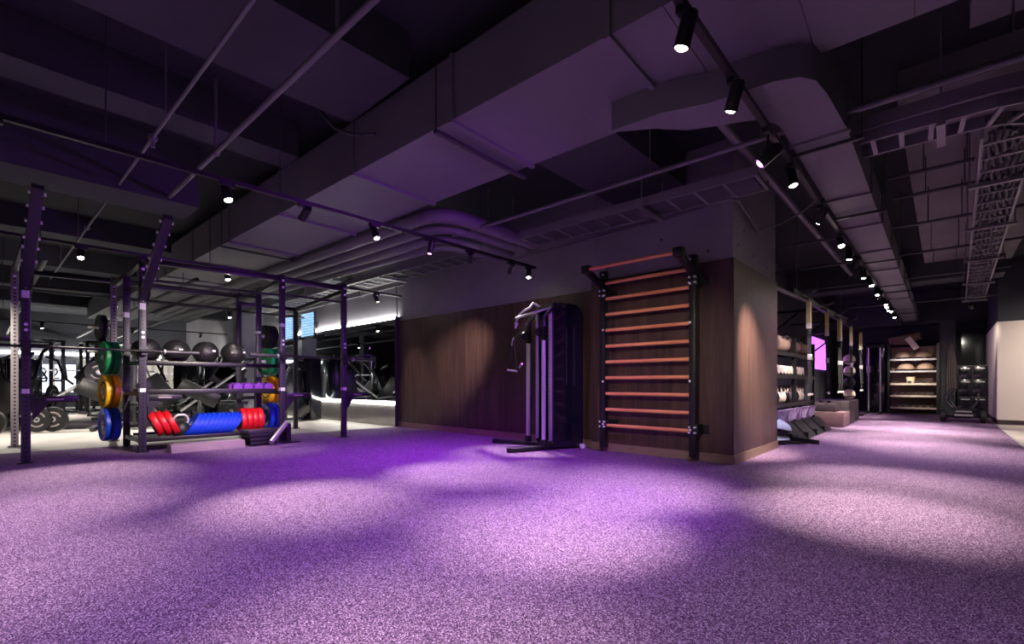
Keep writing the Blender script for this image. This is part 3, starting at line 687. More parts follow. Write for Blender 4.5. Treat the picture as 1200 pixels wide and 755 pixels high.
# beams
def beam(p, q, w=.06, h=.06, name='crossbeam', m='rigp'): return MB().bar(p, q, w, h, bev=.004).build(name, m, rg)
def L(d, k, z): return V((*d[k], z))
for z in (2.44,):
    beam(L(FR, 'b', z), L(FR, 'c', z)); beam(L(FR, 'c', z - .02), L(FR, 'd', z - .02))
    beam(L(BK, 'a', z), L(BK, 'b', z)); beam(L(BK, 'b', z), L(BK, 'c', z)); beam(L(BK, 'c', z - .12), L(BK, 'd', z - .12))
    beam(L(FR, 'a', z), L(BK, 'a', z)); beam(L(FR, 'b', z), L(MI, 'b', z - .05)); beam(L(MI, 'b', z - .06), L(BK, 'b', z - .06))
    beam(L(FR, 'c', z), L(MI, 'c', z - .05)); beam(L(MI, 'c', z - .06), L(BK, 'c', z - .06)); beam(L(FR, 'd', z - .06), L(BK, 'd', z - .12))
def pull(p, q): return MB().cyl(p, q, .017, seg=12).build('pull_up_bar', 'black', rg)
pull(L(FR, 'b', 2.2), L(FR, 'c', 2.2)); pull(L(FR, 'c', 2.22), L(FR, 'd', 2.2)); pull(L(BK, 'b', 2.2), L(BK, 'c', 2.2)); pull(L(BK, 'a', 2.25), L(BK, 'b', 2.25)); pull(L(BK, 'c', 2.18), L(BK, 'd', 2.18))
pull(L(MI, 'b', 2.3), L(MI, 'c', 2.3))
# angled flying arms
for k in ('a', 'b'):
    x, y = FR[k]; ex, ey = 1.1 * math.cos(SK) , -1.1 * math.sin(SK)
    p = V((x + .02, y, 1.94)); q = V((x + ex, y + ey, 2.74))
    am = MB().bar(p, q, .07, .09, up=(0, 1, 0), bev=.005).build('flying_arm', 'rig', rg)
    dirv = (q - p).normalized(); per = V((0, 1, 0)) ; up = dirv.cross(per).normalized()
    if up.z < 0: up = -up
    for s_ in (-1, 1):
        for f in (.28, .42, .52, .68, .82, .94):
            c_ = p.lerp(q, f) + per * (.052 * s_)
            MB().cyl(c_ - per * .02 * s_, c_ + per * .012 * s_, .018, seg=8).build('bolt', 'bolt', am)
    MB().bar((x, y, 2.42), p.lerp(q, .42), .03, .05).build('arm_brace', 'rigp', rg)
    MB().prism([(0, 0), (.16, .14), (0, .3)], (x + .03, y - .05, 1.86), (1, 0, 0), (0, 0, 1), -.006).prism([(0, 0), (.16, .14), (0, .3)], (x + .03, y + .045, 1.86), (1, 0, 0), (0, 0, 1), -.006).build('gusset', 'rigp', rg)
# J-hooks and spotter arms
for k, dz in (('a', 1.25), ('b', 1.25), ('c', 1.25), ('d', 1.25)):
    x, y = FR[k]
    MB().b2(x + .04, x + .055, y - .04, y + .04, dz - .08, dz + .1).b2(x + .05, x + .13, y - .03, y + .03, dz - .02, dz + .0).b2(x + .115, x + .13, y - .03, y + .03, dz, dz + .06).build('j_hook', 'black', rg)
def spotter(k, ydir):
    x, y = FR[k]
    m = MB().b2(x - .05, x + .05, y + ydir * .03, y + ydir * .06, .58, .76).b2(x - .035, x + .035, y + ydir * .05, y + ydir * .42, .66, .73, .004)
    m.prism([(0, 0), (.14, 0), (0, -.2)], (x + .02, y + ydir * .05, .66), (0, ydir, 0), (0, 0, 1), -.04 * ydir)
    s = m.build('spotter_arm', 'rigp', rg)
    MB().b2(x + .035, x + .037, y + ydir * .16, y + ydir * .3, .685, .705).build('grip_label', 'gmark', s)
spotter('c', 1); spotter('d', 1); spotter('a', 1); spotter('b', 1)
MB().bar((BK['d'][0], BK['d'][1], .62), (BK['c'][0], BK['c'][1], .62), .06, .06).build('crossbeam', 'rigp', rg)
# storage shelves between b and c
yb, yc = 1.24, 2.82
MB().b2(-7.56, -7.52, yb, yc, 1.12, 1.17, .004).b2(-7.83, -7.79, yb, yc, 1.12, 1.17, .004).build('ball_shelf', 'rigp', rg)
MB().b2(-8.36, -7.46, yb, yc, .735, .755).b2(-7.48, -7.44, yb, yc, .735, .80, .004).b2(-8.4, -8.36, yb, yc, .735, .80, .004).build('middle_shelf', 'rigp', rg)
MB().b2(-8.36, -7.46, yb, yc, .13, .15).b2(-7.48, -7.44, yb, yc, .13, .18, .004).b2(-8.4, -8.36, yb, yc, .13, .18, .004).build('bottom_shelf', 'rigp', rg)
for k, ax in (('b', -7.675), ('c', -7.675)):
    for z in (1.14, .74, .14): MB().bar((FR[k][0], FR[k][1], z), (MI[k][0], MI[k][1], z), .05, .05).build('shelf_brace', 'rigp', rg)
for z in (1.22, .765, .32): MB().cyl((-8.4, 1.14, z), (-8.4, .9, z), .024, seg=12).build('plate_peg', 'chrome', rg)
for z in (1.66, 1.24, .765, .32): MB().cyl((-8.36, 2.9, z), (-8.36, 3.25, z), .024, seg=12).build('plate_peg', 'chrome', rg)

# plates --------------------------------------------------------------
def plate_proto(name, m, lab, r=.225, th=.075, ring='gmark', metal=False):
    """bumper plate lying about the local Z axis, centred on its hub"""
    t = thing(name, lab, 'weight plate')
    h = th / 2; ih = .026
    MB().lathe([(ih, -h * .75), (r * .36, -h * .75), (r * .42, -h * .62), (r * .72, -h * .62), (r * .8, -h * .95), (r * .97, -h), (r, -h * .82), (r, h * .82), (r * .97, h), (r * .8, h * .95), (r * .72, h * .62), (r * .42, h * .62), (r * .36, h * .75), (ih, h * .75)], closed=True, seg=40).build('disc', m, t)
    MB().lathe([(ih - .001, -h * .82), (r * .22, -h * .82), (r * .22, h * .82), (ih - .001, h * .82)], closed=True, seg=24).build('hub', 'steel', t)
    if ring:
        mk = MB()
        for s_ in (-1, 1):
            for a0 in (20, 200):
                A = [(r * .5 * math.cos(R(a)), r * .5 * math.sin(R(a))) for a in range(a0, a0 + 121, 12)]
                B = [(r * .62 * math.cos(R(a)), r * .62 * math.sin(R(a))) for a in range(a0 + 120, a0 - 1, -12)]
                mk.prism(A + B, (0, 0, s_ * h * .62 - .0015), (1, 0, 0), (0, 1, 0), .003)
        mk.build('marking', ring, t)
    return t
RX = (R(90), 0, R(6))
gb = 'bumper plates on the storage pegs'
def pegset(proto, specs):
    for i, (loc, lab) in enumerate(specs):
        if i == 0:
            proto.location = loc; proto.rotation_euler = RX; proto['label'] = lab; proto['group'] = gb
        else: dup(proto, loc, RX, lab, gb)
pegset(plate_proto('bumper_plate', 'green', ''), [((-8.4, .945, 1.22), 'green bumper plate on the left peg, outer one'), ((-8.4, 1.03, 1.22), 'green bumper plate on the left peg, inner one against the upright'), ((-8.36, 3.0, 1.24), 'green bumper plate on the right peg, inner one by the upright'), ((-8.36, 3.09, 1.24), 'green bumper plate on the right peg, outer one')])
pegset(plate_proto('bumper_plate', 'yellow', '', ring='black'), [((-8.4, .945, .765), 'yellow bumper plate on the left peg, outer one'), ((-8.4, 1.03, .765), 'yellow bumper plate on the left peg, inner one against the upright'), ((-8.36, 3.0, .765), 'yellow bumper plate on the right peg, inner one by the upright'), ((-8.36, 3.09, .765), 'yellow bumper plate on the right peg, outer one')])
pegset(plate_proto('bumper_plate', 'blue', ''), [((-8.4, .945, .32), 'blue bumper plate on the lowest left peg, outer one'), ((-8.4, 1.03, .32), 'blue bumper plate on the lowest left peg, inner one'), ((-8.36, 3.0, .32), 'blue bumper plate on the lowest right peg, inner one'), ((-8.36, 3.09, .32), 'blue bumper plate on the lowest right peg, outer one')])
pk = plate_proto('weight_plate', 'rubber', '', r=.19, th=.035, ring=None)
for i, y in enumerate((2.965, 3.005, 3.045, 3.085)):
    lb = ORD[i] + ' small black weight plate on the top right peg, counting from the upright'
    if i == 0: pk.location = (-8.36, y, 1.66); pk.rotation_euler = RX; pk['label'] = lb; pk['group'] = gb
    else: dup(pk, (-8.36, y, 1.66), RX, lb, gb)
# black plates on the back upright top left
for z in (1.72, 1.36): MB().cyl((-9.36, 1.1, z), (-9.36, .85, z), .02, seg=10).build('plate_peg', 'chrome', rg)
for i, (y, z) in enumerate(((.98, 1.72), (1.03, 1.72), (.98, 1.36), (1.03, 1.36))):
    dup(pk, (-9.36, y, z), RX, ('outer', 'inner')[i % 2] + ' black weight plate on the ' + ('upper', 'lower')[i // 2] + ' peg of the back left upright', gb)
# red and blue plates standing on the bottom shelf
pr_ = plate_proto('bumper_plate', 'red', '', r=.175, th=.07, ring='black')
specs = []
for i in range(3): specs.append(((-7.66, 1.36 + i * .085, .345), R(90 + 24), 'red plate leaning at the left end of the bottom shelf, ' + ('leftmost', 'middle', 'rightmost')[i]))
for i in range(4): specs.append(((-7.66, 2.40 + i * .076, .332), R(90), 'red plate standing at the right end of the bottom shelf, ' + ORD[i] + ' from the left'))
for i, (loc, rx_, lb) in enumerate(specs):
    if i == 0: pr_.location = loc; pr_.rotation_euler = (rx_, 0, SK); pr_['label'] = lb; pr_['group'] = 'red plates on the bottom shelf'
    else: dup(pr_, loc, (rx_, 0, SK), lb, 'red plates on the bottom shelf')
pb_ = plate_proto('bumper_plate', 'blue', '', r=.185, th=.055, ring='black')
for i in range(10):
    loc = (-7.66, 1.77 + i * .058, .3); lb = ORD[i] + ' from the left in the leaning row of blue plates'
    ra = R(90 - 34)
    if i == 0: pb_.location = loc; pb_.rotation_euler = (ra, 0, SK); pb_['label'] = lb; pb_['group'] = 'leaning blue plates on the bottom shelf'
    else: dup(pb_, loc, (ra, 0, SK), lb, 'leaning blue plates on the bottom shelf')
# slam balls
sb = thing('slam_ball', '', 'slam ball')
MB().sph((0, 0, 0), .163, (1, 1, .97), 28).build('ball', 'ball', sb)
MB().prism([(-.022, -.012), (.022, -.012), (.022, .012), (-.022, .012)], (.1615, .02, .02), (0, 1, 0), (0, 0, 1), .003).build('printed_mark', 'mark', sb)
for i, y in enumerate((1.27, 1.60, 1.94, 2.29)):
    lb = ('leftmost', 'second from left', 'third from left', 'rightmost')[i] + ' of the four black slam balls on the top storage shelf'
    loc = (-7.675, y, 1.31); rz = R(-20 + 18 * i)
    if i == 0: sb.location = loc; sb.rotation_euler = (0, 0, rz); sb['label'] = lb; sb['group'] = 'slam balls on the top storage shelf'
    else: dup(sb, loc, rz, lb, 'slam balls on the top storage shelf')
# small dumbbells on the middle shelf, violet light painted into their colour
def dumbbell_proto(name, m, lab, r=.055, hl=.07, gap=.12):
    t = thing(name, lab, 'dumbbell')
    for s_ in (-1, 1):
        MB().lathe([(0, 0), (r * .92, 0), (r, .008), (r, hl - .008), (r * .92, hl), (0, hl)], (s_ * gap / 2, 0, 0), (s_, 0, 0), 6).build('head', m, t)
    MB().cyl((-gap / 2 - .01, 0, 0), (gap / 2 + .01, 0, 0), .014, seg=10).build('handle', 'chrome', t)
    return t
dm = dumbbell_proto('dumbbell', 'purple', '', .072, .085)
for i in range(4):
    loc = (-7.64, 2.3 + i * .14, .755 + .063); lb = 'hex dumbbell coloured as lit violet on the middle storage shelf, ' + ORD[i] + ' from the left'
    if i == 0: dm.location = loc; dm['label'] = lb; dm['group'] = 'dumbbells on the middle storage shelf'
    else: dup(dm, loc, 0., lb, 'dumbbells on the middle storage shelf')
# barbells
def barbell(x, y0, y1, z, lab):
    t = thing('barbell', lab, 'barbell', (x, (y0 + y1) / 2, z))
    MB().cyl((x, y0 + .38, z), (x, y1 - .38, z), .0145, seg=14).build('shaft', 'black', t)
    for a, b in ((y0, y0 + .38), (y1, y1 - .38)):
        s = MB().cyl((x, a, z), (x, b, z), .025, seg=16).build('sleeve', 'dgrey', t)
        MB().cyl((x, b - .01, z), (x, b + .01, z), .034, seg=16).build('collar', 'steel', s)
barbell(-7.335, -.42, 1.78, 1.28, 'black barbell racked across the two left uprights')
barbell(-7.19, 2.35, 4.3, 1.28, 'black barbell racked across the two right uprights')
# attached small items
o = thing('step_platform', 'long low grey step platform on the floor below blue plates', 'step platform', (-7.2, 1.9, 0))
MB().prism([(-.14, 0), (.14, 0), (.1, .1), (-.1, .1)], (-7.2, 1.42, 0), (1, 0, 0), (0, 0, 1), -.84).build('deck', 'step', o)
MB().b2(-7.29, -7.11, 1.44, 2.24, .1, .106).build('rubber_top', 'gmark', o)
for i in range(4):
    o = MB().box((-7.22, 2.5, .03 + .056 * i), (.26, .36 + .03 * i, .052), Matrix.Rotation(R(4 + 2 * i), 3, 'Z'), .012)
    tag(o.build('step_riser', 'rubber' if i < 3 else 'dgrey'), ('lowest', 'second', 'third', 'topmost')[i] + ' dark step riser in the stack beside the front upright', 'step riser', 'stack of step risers')
o = thing('landmine_post', 'silver tube of the landmine pivot leaning on the carpet by upright', 'landmine attachment', (-6.95, 2.86, 0))
MB().cyl((-6.98, 2.56, .045), (-7.2, 2.86, .29), .035, seg=16).build('sleeve_tube', 'steel', o)
MB().b2(-7.26, -7.06, 2.78, 3.0, 0, .02).b2(-7.22, -7.16, 2.85, 2.91, .02, .28).build('base_plate', 'black', o)

def kettlebell_proto(lab, m='rubber', mh='chrome', s=1.):
    t = thing('kettlebell', lab, 'kettlebell')
    MB().lathe([(0, 0), (.06 * s, 0), (.088 * s, .03 * s), (.1 * s, .09 * s), (.086 * s, .15 * s), (.05 * s, .185 * s), (0, .19 * s)], seg=24).build('bell', m, t)
    MB().tube([(0, -.06 * s, .15 * s), (0, -.078 * s, .2 * s), (0, -.062 * s, .25 * s), (0, -.03 * s, .27 * s), (0, .03 * s, .27 * s), (0, .062 * s, .25 * s), (0, .078 * s, .2 * s), (0, .06 * s, .15 * s)], .016 * s, 10).build('handle', mh, t)
    return t
kb = kettlebell_proto('black kettlebell on the bottom shelf beside the leaning blue plates', 'rubber', 'steel', 1.1)
kb.location = (-7.66, 1.645, .15)

# ------------------------------------------------------------------ machine area at left
def frame_bars(name, segs, m, parent, w=.08, h=.06):
    mb = MB()
    for p, q in segs: mb.bar(p, q, w, h, bev=.005)
    return mb.build(name, m, parent)
def leg_press(lab):
    t = thing('leg_press_machine', lab, 'gym machine')
    frame_bars('base_frame', [((-1.1, -.35, .05), (1.0, -.35, .05)), ((-1.1, .35, .05), (1.0, .35, .05)), ((-1.1, -.4, .05), (-1.1, .4, .05)), ((1.0, -.4, .05), (1.0, .4, .05)), ((.9, -.35, .05), (.9, -.35, 1.5)), ((.9, .35, .05), (.9, .35, 1.5)), ((.9, -.4, 1.5), (.9, .4, 1.5))], 'dgrey', t)
    for y in (-.3, .3): MB().cyl((-.75, y, .25), (.95, y, 1.52), .03, seg=12).build('rail', 'chrome', t)
    MB().bar((.3, 0, .92), (.58, 0, 1.38), .6, .08, up=(0, 1, 0), bev=.01).bar((.1, 0, 1.2), (.7, 0, .78), .5, .08, up=(0, 1, 0)).build('sled', 'black', t)
    MB().bar((-.8, 0, .32), (-.25, 0, .3), .5, .1, up=(0, 0, 1), bev=.02).build('seat', 'seat', t)
    MB().bar((-.85, 0, .36), (-1.3, 0, .98), .5, .1, up=(0, 1, 0), bev=.02).build('backrest', 'seat', t)
    frame_bars('brace', [((-.9, 0, .05), (-1.15, 0, .7))], 'dgrey', t); frame_bars('brace', [((-.4, 0, .05), (-.4, 0, .28))], 'dgrey', t)
    for s_ in (-1, 1):
        MB().cyl((.35, s_ * .42, 1.1), (.35, s_ * .72, 1.1), .025, seg=12).build('plate_horn', 'chrome', t)
        MB().tube([(-.35, s_ * .3, .3), (-.3, s_ * .36, .55), (-.15, s_ * .36, .6)], .018, 8).build('handle', 'rubber', t)
    return t
def chest_press(lab, pad='seat'):
    t = thing('chest_press_machine', lab, 'gym machine')
    MB().b2(-.75, -.45, -.32, .32, 0, 1.5, .03).build('weight_tower', 'gloss', t)
    frame_bars('base_frame', [((-.6, 0, .04), (.8, 0, .04)), ((.8, -.35, .04), (.8, .35, .04)), ((-.45, 0, 1.45), (.2, 0, 1.62)), ((.0, 0, .04), (.0, 0, .45)), ((-.22, 0, .3), (-.3, 0, 1.1))], 'dgrey', t)
    MB().b2(-.12, .36, -.2, .2, .45, .54, .03).build('seat', pad, t)
    MB().bar((-.14, 0, .58), (-.26, 0, 1.22), .4, .09, up=(0, 1, 0), bev=.02).build('backrest', pad, t)
    for s_ in (-1, 1):
        MB().tube([(-.1, s_ * .3, 1.55), (-.0, s_ * .5, 1.45), (.35, s_ * .52, 1.05), (.42, s_ * .46, .95), (.42, s_ * .3, .95)], .028, 10).build('press_arm', 'dgrey', t)
    return t
def plate_tree(lab):
    t = thing('plate_loaded_row', lab, 'gym machine')
    frame_bars('base_frame', [((-.9, -.4, .04), (.8, -.4, .04)), ((-.9, .4, .04), (.8, .4, .04)), ((-.9, -.45, .04), (-.9, .45, .04)), ((.5, -.45, .04), (.5, .45, .04)), ((-.5, 0, .04), (-.3, 0, 1.7)), ((-.3, -.4, 1.7), (-.3, .4, 1.7))], 'dgrey', t)
    for s_ in (-1, 1):
        MB().tube([(-.3, s_ * .4, 1.7), (.2, s_ * .48, 1.5), (.5, s_ * .5, 1.0), (.55, s_ * .35, .85)], .035, 10).build('lever_arm', 'black', t)
        MB().cyl((-.05, s_ * .45, .62), (-.05, s_ * .75, .62), .025, seg=10).build('plate_horn', 'chrome', t)
        MB().bar((-.5, s_ * .4, .04), (-.05, s_ * .42, .62), .06, .06).build('strut', 'dgrey', t)
    MB().b2(.1, .5, -.2, .2, .45, .55, .03).build('seat', 'seat', t)
    MB().bar((.0, 0, .6), (-.12, 0, 1.15), .34, .09, up=(0, 1, 0), bev=.02).build('chest_pad', 'seat', t)
    frame_bars('post', [((.3, 0, .04), (.3, 0, .45)), ((-.15, 0, .04), (-.1, 0, .9))], 'dgrey', t)
    return t
def bench(lab, pad='seatw'):
    t = thing('weight_bench', lab, 'bench')
    MB().bar((-.1, 0, .47), (.45, 0, .45), .3, .08, up=(0, 0, 1), bev=.02).build('seat', pad, t)
    MB().bar((-.14, 0, .48), (-.82, 0, .86), .3, .08, up=(0, 1, 0), bev=.02).build('backrest', pad, t)
    frame_bars('frame', [((-.6, 0, .04), (.5, 0, .04)), ((-.6, -.3, .04), (-.6, .3, .04)), ((.5, -.22, .04), (.5, .22, .04)), ((.4, 0, .04), (.2, 0, .42)), ((-.5, 0, .04), (-.45, 0, .62))], 'dgrey', t)
    return t
def smith(lab):
    t = thing('smith_machine', lab, 'gym machine')
    for y in (-.65, .65):
        frame_bars('upright', [((.3, y, .0), (.3, y, 2.1))], 'black', t); frame_bars('upright', [((-.5, y, .0), (-.5, y, 2.1))], 'black', t)
        frame_bars('side_rail', [((.3, y, 2.07), (-.5, y, 2.07))], 'black', t); frame_bars('foot', [((.55, y, .04), (-.75, y, .04))], 'dgrey', t)
        MB().cyl((.0, y * .85, .1), (.0, y * .85, 2.05), .02, seg=10).build('guide_rod', 'chrome', t)
    frame_bars('crossbeam', [((.3, -.65, 2.07), (.3, .65, 2.07))], 'black', t); frame_bars('crossbeam', [((-.5, -.65, 2.07), (-.5, .65, 2.07))], 'black', t); frame_bars('crossbeam', [((-.5, -.65, .3), (-.5, .65, .3))], 'black', t)
    MB().cyl((0, -1.0, 1.25), (0, 1.0, 1.25), .016, seg=10).build('bar', 'chrome', t)
    return t
smm = smith('smith machine frame standing behind the leg press left of the green plates')
smm.location = (-18.5, .45, 0); smm.rotation_euler = (0, 0, R(15))
dup(smm, (-18.3, 2.25, 0), R(5), 'smith machine frame behind the left end of the slam ball shelf')
dup(smm, (-22.7, 3.6, 0), R(-10), 'smith machine frame by the pale wall panels')
lp = leg_press('leg press with large black plates just left of the coloured bumper plates')
LP = ((-12.9, 1.0, 0), R(84)); LP2 = ((-13.5, -1.45, 0), R(80))
lp.location = LP[0]; lp.rotation_euler = (0, 0, LP[1])
dup(lp, LP2[0], LP2[1], 'leg press at the left frame edge behind the grey upright')
dup(lp, (-17.8, -2.9, 0), R(60), 'leg press far back seen between the two left uprights')
dup(lp, (-13.2, 3.45, 0), R(97), 'leg press seen between the shelves behind the slam balls')
cpm = chest_press('chest press machine seen below the slam balls behind the storage rack')
cpm.location = (-15.3, 4.2, 0); cpm.rotation_euler = (0, 0, R(-10))
dup(cpm, (-16.4, .45, 0), R(10), 'chest press machine behind the leg press beside the bumper plates')
dup(cpm, (-17.2, 3.75, 0), R(-20), 'chest press machine far behind the middle of the storage rack')
dup(cpm, (-15.6, -2.6, 0), R(50), 'chest press machine outside the left frame edge')
dup(cpm, (-20.6, .3, 0), R(30), 'chest press machine in front of the backlit panel far left')
dup(cpm, (-11.4, 4.5, 0), R(-80), 'chest press machine by the mirrors behind the right rack bay')
dup(cpm, (-20.5, 2.9, 0), R(10), 'chest press machine nearest the pale wall panels')
rw = plate_tree('plate loaded row machine between the front left uprights')
rw.location = (-14.3, .2, 0); rw.rotation_euler = (0, 0, R(-25))
dup(rw, (-16.0, 2.35, 0), R(30), 'plate loaded row machine behind the red plates')
dup(rw, (-20.0, 1.7, 0), R(10), 'plate loaded row machine nearest the far left wall')
dup(rw, (-14.9, -1.0, 0), R(15), 'plate loaded row machine behind the grey upright at the left edge')
dup(rw, (-19.0, 4.6, 0), R(-60), 'plate loaded row machine beside the far end of the mirrors')
bn = bench('black weight bench on the floor behind the blue plates', 'seat')
bn.location = (-11.6, 3.3, 0); bn.rotation_euler = (0, 0, R(70))
dup(bn, (-11.7, 1.75, 0), R(80), 'black weight bench behind the left red plates')
dup(bn, (-14.2, 1.9, 0), R(20), 'black weight bench beside the leg press')
bw = bench('pale grey weight bench seen above the row of blue plates', 'seatw')
bw.location = (-14.4, 2.75, 0); bw.rotation_euler = (0, 0, R(60))
pl = plate_proto('weight_plate', 'rubber', '', r=.225, th=.06, ring='gmark')
first = [True]
def machine_plate(mloc, rz, off, lab):
    m = Matrix.Translation(mloc) @ Matrix.Rotation(rz, 4, 'Z')
    p = m @ V(off); rot = (R(90), 0, rz)
    if first[0]: pl.location = p; pl.rotation_euler = rot; pl['label'] = lab; pl['group'] = 'black plates on the machines'; first[0] = False
    else: dup(pl, p, rot, lab, 'black plates on the machines')
for mloc, rz, nm in ((*LP, 'the leg press beside the coloured plates'), (*LP2, 'the leg press at the left edge')):
    for s_ in (-1, 1):
        for j in (0, 1): machine_plate(mloc, rz, (.35, s_ * (.5 + .07 * j), 1.1), ('near side ' if s_ < 0 else 'far side ') + ('inner ' if j == 0 else 'outer ') + 'black plate on ' + nm)
for mloc, rz, nm in (((-14.3, .2, 0), R(-25), 'the row machine between the front uprights'), ((-16.0, 2.35, 0), R(30), 'the row machine behind the red plates')):
    for s_ in (-1, 1): machine_plate(mloc, rz, (-.05, s_ * .55, .62), ('near side' if s_ < 0 else 'far side') + ' black plate on ' + nm)
# plates standing on floor rack near leg press
for i, (x, y, lb) in enumerate(((-11.9, .62, 'black plate leaning upright on the floor just left of the blue plate'), (-12.0, .42, 'black plate on the floor, second left of the blue plate'), (-11.6, -.15, 'black plate on the floor at the left frame edge'))):
    dup(pl, (x, y, .226), (R(90), 0, R(55)), lb, 'black plates on the machines')
# dark columns in the left area
for i, (x, y, lab) in enumerate(((-14.3, 4.55, 'pale square column left of the right rack upright'), (-21.5, -1.6, 'square column among the left machines'), (-18.5, -2.2, 'square column reflected in the mirrors'), (-13.3, -3.3, 'square column off the left frame edge'))):
    struct('column', MB().b2(x - .22, x + .22, y - .22, y + .22, -.01, ZC), 'conc' if i in (0, 2, 3) else 'dconc', label=lab, cat='column')

# ------------------------------------------------------------------ right: shelving and suspension station
sh = thing('storage_shelving', 'black shelving of weights along the wall right of the column', 'shelving', (-2.2, 8.9, 0))
for y in (7.35, 8.9, 10.4):
    for x in (-1.84, -2.6): MB().b2(x - .03, x + .03, y - .03, y + .03, 0, 1.75 if x < -2 else 1.62).build('post', 'black', sh)
for z, n in ((1.34, 'top_shelf'), (.98, 'middle_shelf'), (.54, 'lower_shelf')):
    MB().bar((-1.82, 7.32, z), (-1.82, 10.43, z), .03, .06).bar((-2.62, 7.32, z + .1), (-2.62, 10.43, z + .1), .03, .06).prism([(-2.62, z + .08), (-1.82, z - .02), (-1.82, z), (-2.62, z + .1)], (0, 10.43, 0), (1, 0, 0), (0, 0, 1), 3.1).build(n, 'black', sh)
for i in range(4):
    y0 = 7.4 + i * .75
    o = MB().prism([(-2.5, .27), (-1.86, .2), (-1.76, .47), (-2.5, .5)], (0, y0 + .68, 0), (1, 0, 0), (0, 0, 1), .66)
    for k in range(3): o.b2(-1.79, -1.76, y0 + .16 + k * .17, y0 + .175 + k * .17, .3, .46)
    tag(o.build('storage_bin', 'bin'), ('nearest', 'second nearest', 'third nearest', 'furthest')[i] + ' lilac bin under the dumbbell shelves', 'bin', 'lilac bins under the shelves')
for i in range(4):
    y0 = 8.0 + i * .7
    o = MB().prism([(-2.45, 0), (-1.58, 0), (-1.8, .24), (-2.45, .24)], (0, y0 + .62, 0), (1, 0, 0), (0, 0, 1), .6)
    o.b2(-1.66, -1.6, y0 + .02, y0 + .05, .0, .1)
    tag(o.build('wedge_box', 'black'), ('nearest', 'second nearest', 'third nearest', 'furthest')[i] + ' black wedge box on the carpet under the bins', 'box', 'black wedge boxes under the bins')
hb_ = dumbbell_proto('dumbbell', 'hex', '', .075, .09, .13)
for i in range(11):
    loc = (-2.0, 7.55 + i * .21, 1.085); lb = 'pale round dumbbell on the middle wall shelf, ' + ORD[i] + ' from the near end'
    if i == 0: hb_.location = loc; hb_['label'] = lb; hb_['group'] = 'dumbbells on the middle wall shelf'
    else: dup(hb_, loc, R(random.uniform(-4, 4)), lb, 'dumbbells on the middle wall shelf')
kp = kettlebell_proto('', 'rubber', 'hex', 1.0); kp2 = kettlebell_proto('', 'hex', 'hex', .95)
for i in range(12):
    src = kp2 if i % 3 else kp
    loc = (-1.98, 7.5 + i * .22, .566); lb = ('pale ' if i % 3 else 'black ') + 'kettlebell on the lower wall shelf, ' + ORD[i] + ' from the near end'
    if i in (0, 1): src.location = loc; src['label'] = lb; src['group'] = 'kettlebells on the lower wall shelf'
    else: dup(src, loc, R(random.uniform(60, 120)), lb, 'kettlebells on the lower wall shelf')
for i in range(4):
    y0 = 7.5 + i * .72
    t = thing('sandbag', ('nearest', 'second', 'third', 'furthest')[i] + ' tan rolled sandbag on the top wall shelf', 'sandbag', (-2.05, y0, 1.38), 'sandbags on the top shelf')
    MB().lathe([(0, 0), (.11, .01), (.14, .05), (.145, .3), (.14, .55), (.11, .6), (0, .61)], (-2.0, y0, 1.51), (0, 1, 0), 20).build('bag', 'tan', t)
    MB().tube([(-1.9, y0 + .15, 1.60), (-1.84, y0 + .2, 1.62), (-1.84, y0 + .4, 1.62), (-1.9, y0 + .45, 1.60)], .014, 8).build('handle', 'strap', t)
# suspension frame and trainers
sf = thing('suspension_rig', 'dark suspension rig with hook arms above the straps', 'suspension frame', (-1.7, 11.5, 0))
MB().bar((-1.72, 8.2, 2.3), (-1.72, 15.6, 2.3), .06, .08).build('rail', 'rigp', sf)
for i, y in enumerate((8.2, 10.6, 13, 15.5)):
    MB().bar((-2.75, y, 2.3), (-1.69, y, 2.3), .05, .05).build('wall_arm', 'rigp', sf)
    MB().bar((-2.75, y, 1.75), (-2.1, y, 2.28), .035, .035).build('brace', 'rigp', sf)
SY = [8.75, 10.3, 11.75, 13.35, 15.05]
for y in SY:
    MB().tube([(-1.72, y, 2.33), (-1.58, y + .02, 2.33), (-1.5, y + .1, 2.38), (-1.5, y + .14, 2.5)], .012, 8).bar((-1.72, y, 2.3), (-1.6, y, 2.22), .03, .03).build('hook', 'dgrey', sf)
st = thing('suspension_trainer', '', 'suspension trainer')
MB().tube([(0, 0, 0), (.02, 0, -.02), (0, 0, -.04)], .012, 8).build('carabiner', 'steel', st)
MB().box((0, 0, -.21), (.06, .075, .34)).build('anchor_strap', 'ylabel', st)
MB().box((0, 0, -.42), (.064, .08, .09)).build('strap_label', 'wlabel', st)
MB().box((0, 0, -.54), (.06, .08, .12), None, .006).build('buckle', 'black', st)
for s_ in (-1, 1):
    MB().bar((0, s_ * .02, -.56), (.02, s_ * .06, -1.35), .03, .035).build('strap', 'strap', st)
    MB().tube([(.02, s_ * .05, -1.32), (.02, s_ * .05 - .05, -1.5), (.02, s_ * .05 + .05, -1.5), (.02, s_ * .05, -1.32)], .007, 6).build('foot_cradle', 'strap', st)
    MB().cyl((.02, s_ * .05 - .06, -1.52), (.02, s_ * .05 + .06, -1.52), .022, seg=10).build('handle', 'wlabel', st)
    MB().box((.012, s_ * .04, -.92), (.05, .05, .09), None, .004).build('adjuster', 'steel', st)
for i, y in enumerate(SY):
    lb = ('nearest', 'second nearest', 'middle', 'second furthest', 'furthest')[i] + ' suspension trainer with a yellow label strap'
    loc = (-1.6, y, 2.22)
    if i == 0: st.location = loc; st['label'] = lb; st['group'] = 'suspension trainers by the corridor wall'
    else: dup(st, loc, R(random.uniform(-15, 15)), lb, 'suspension trainers by the corridor wall')
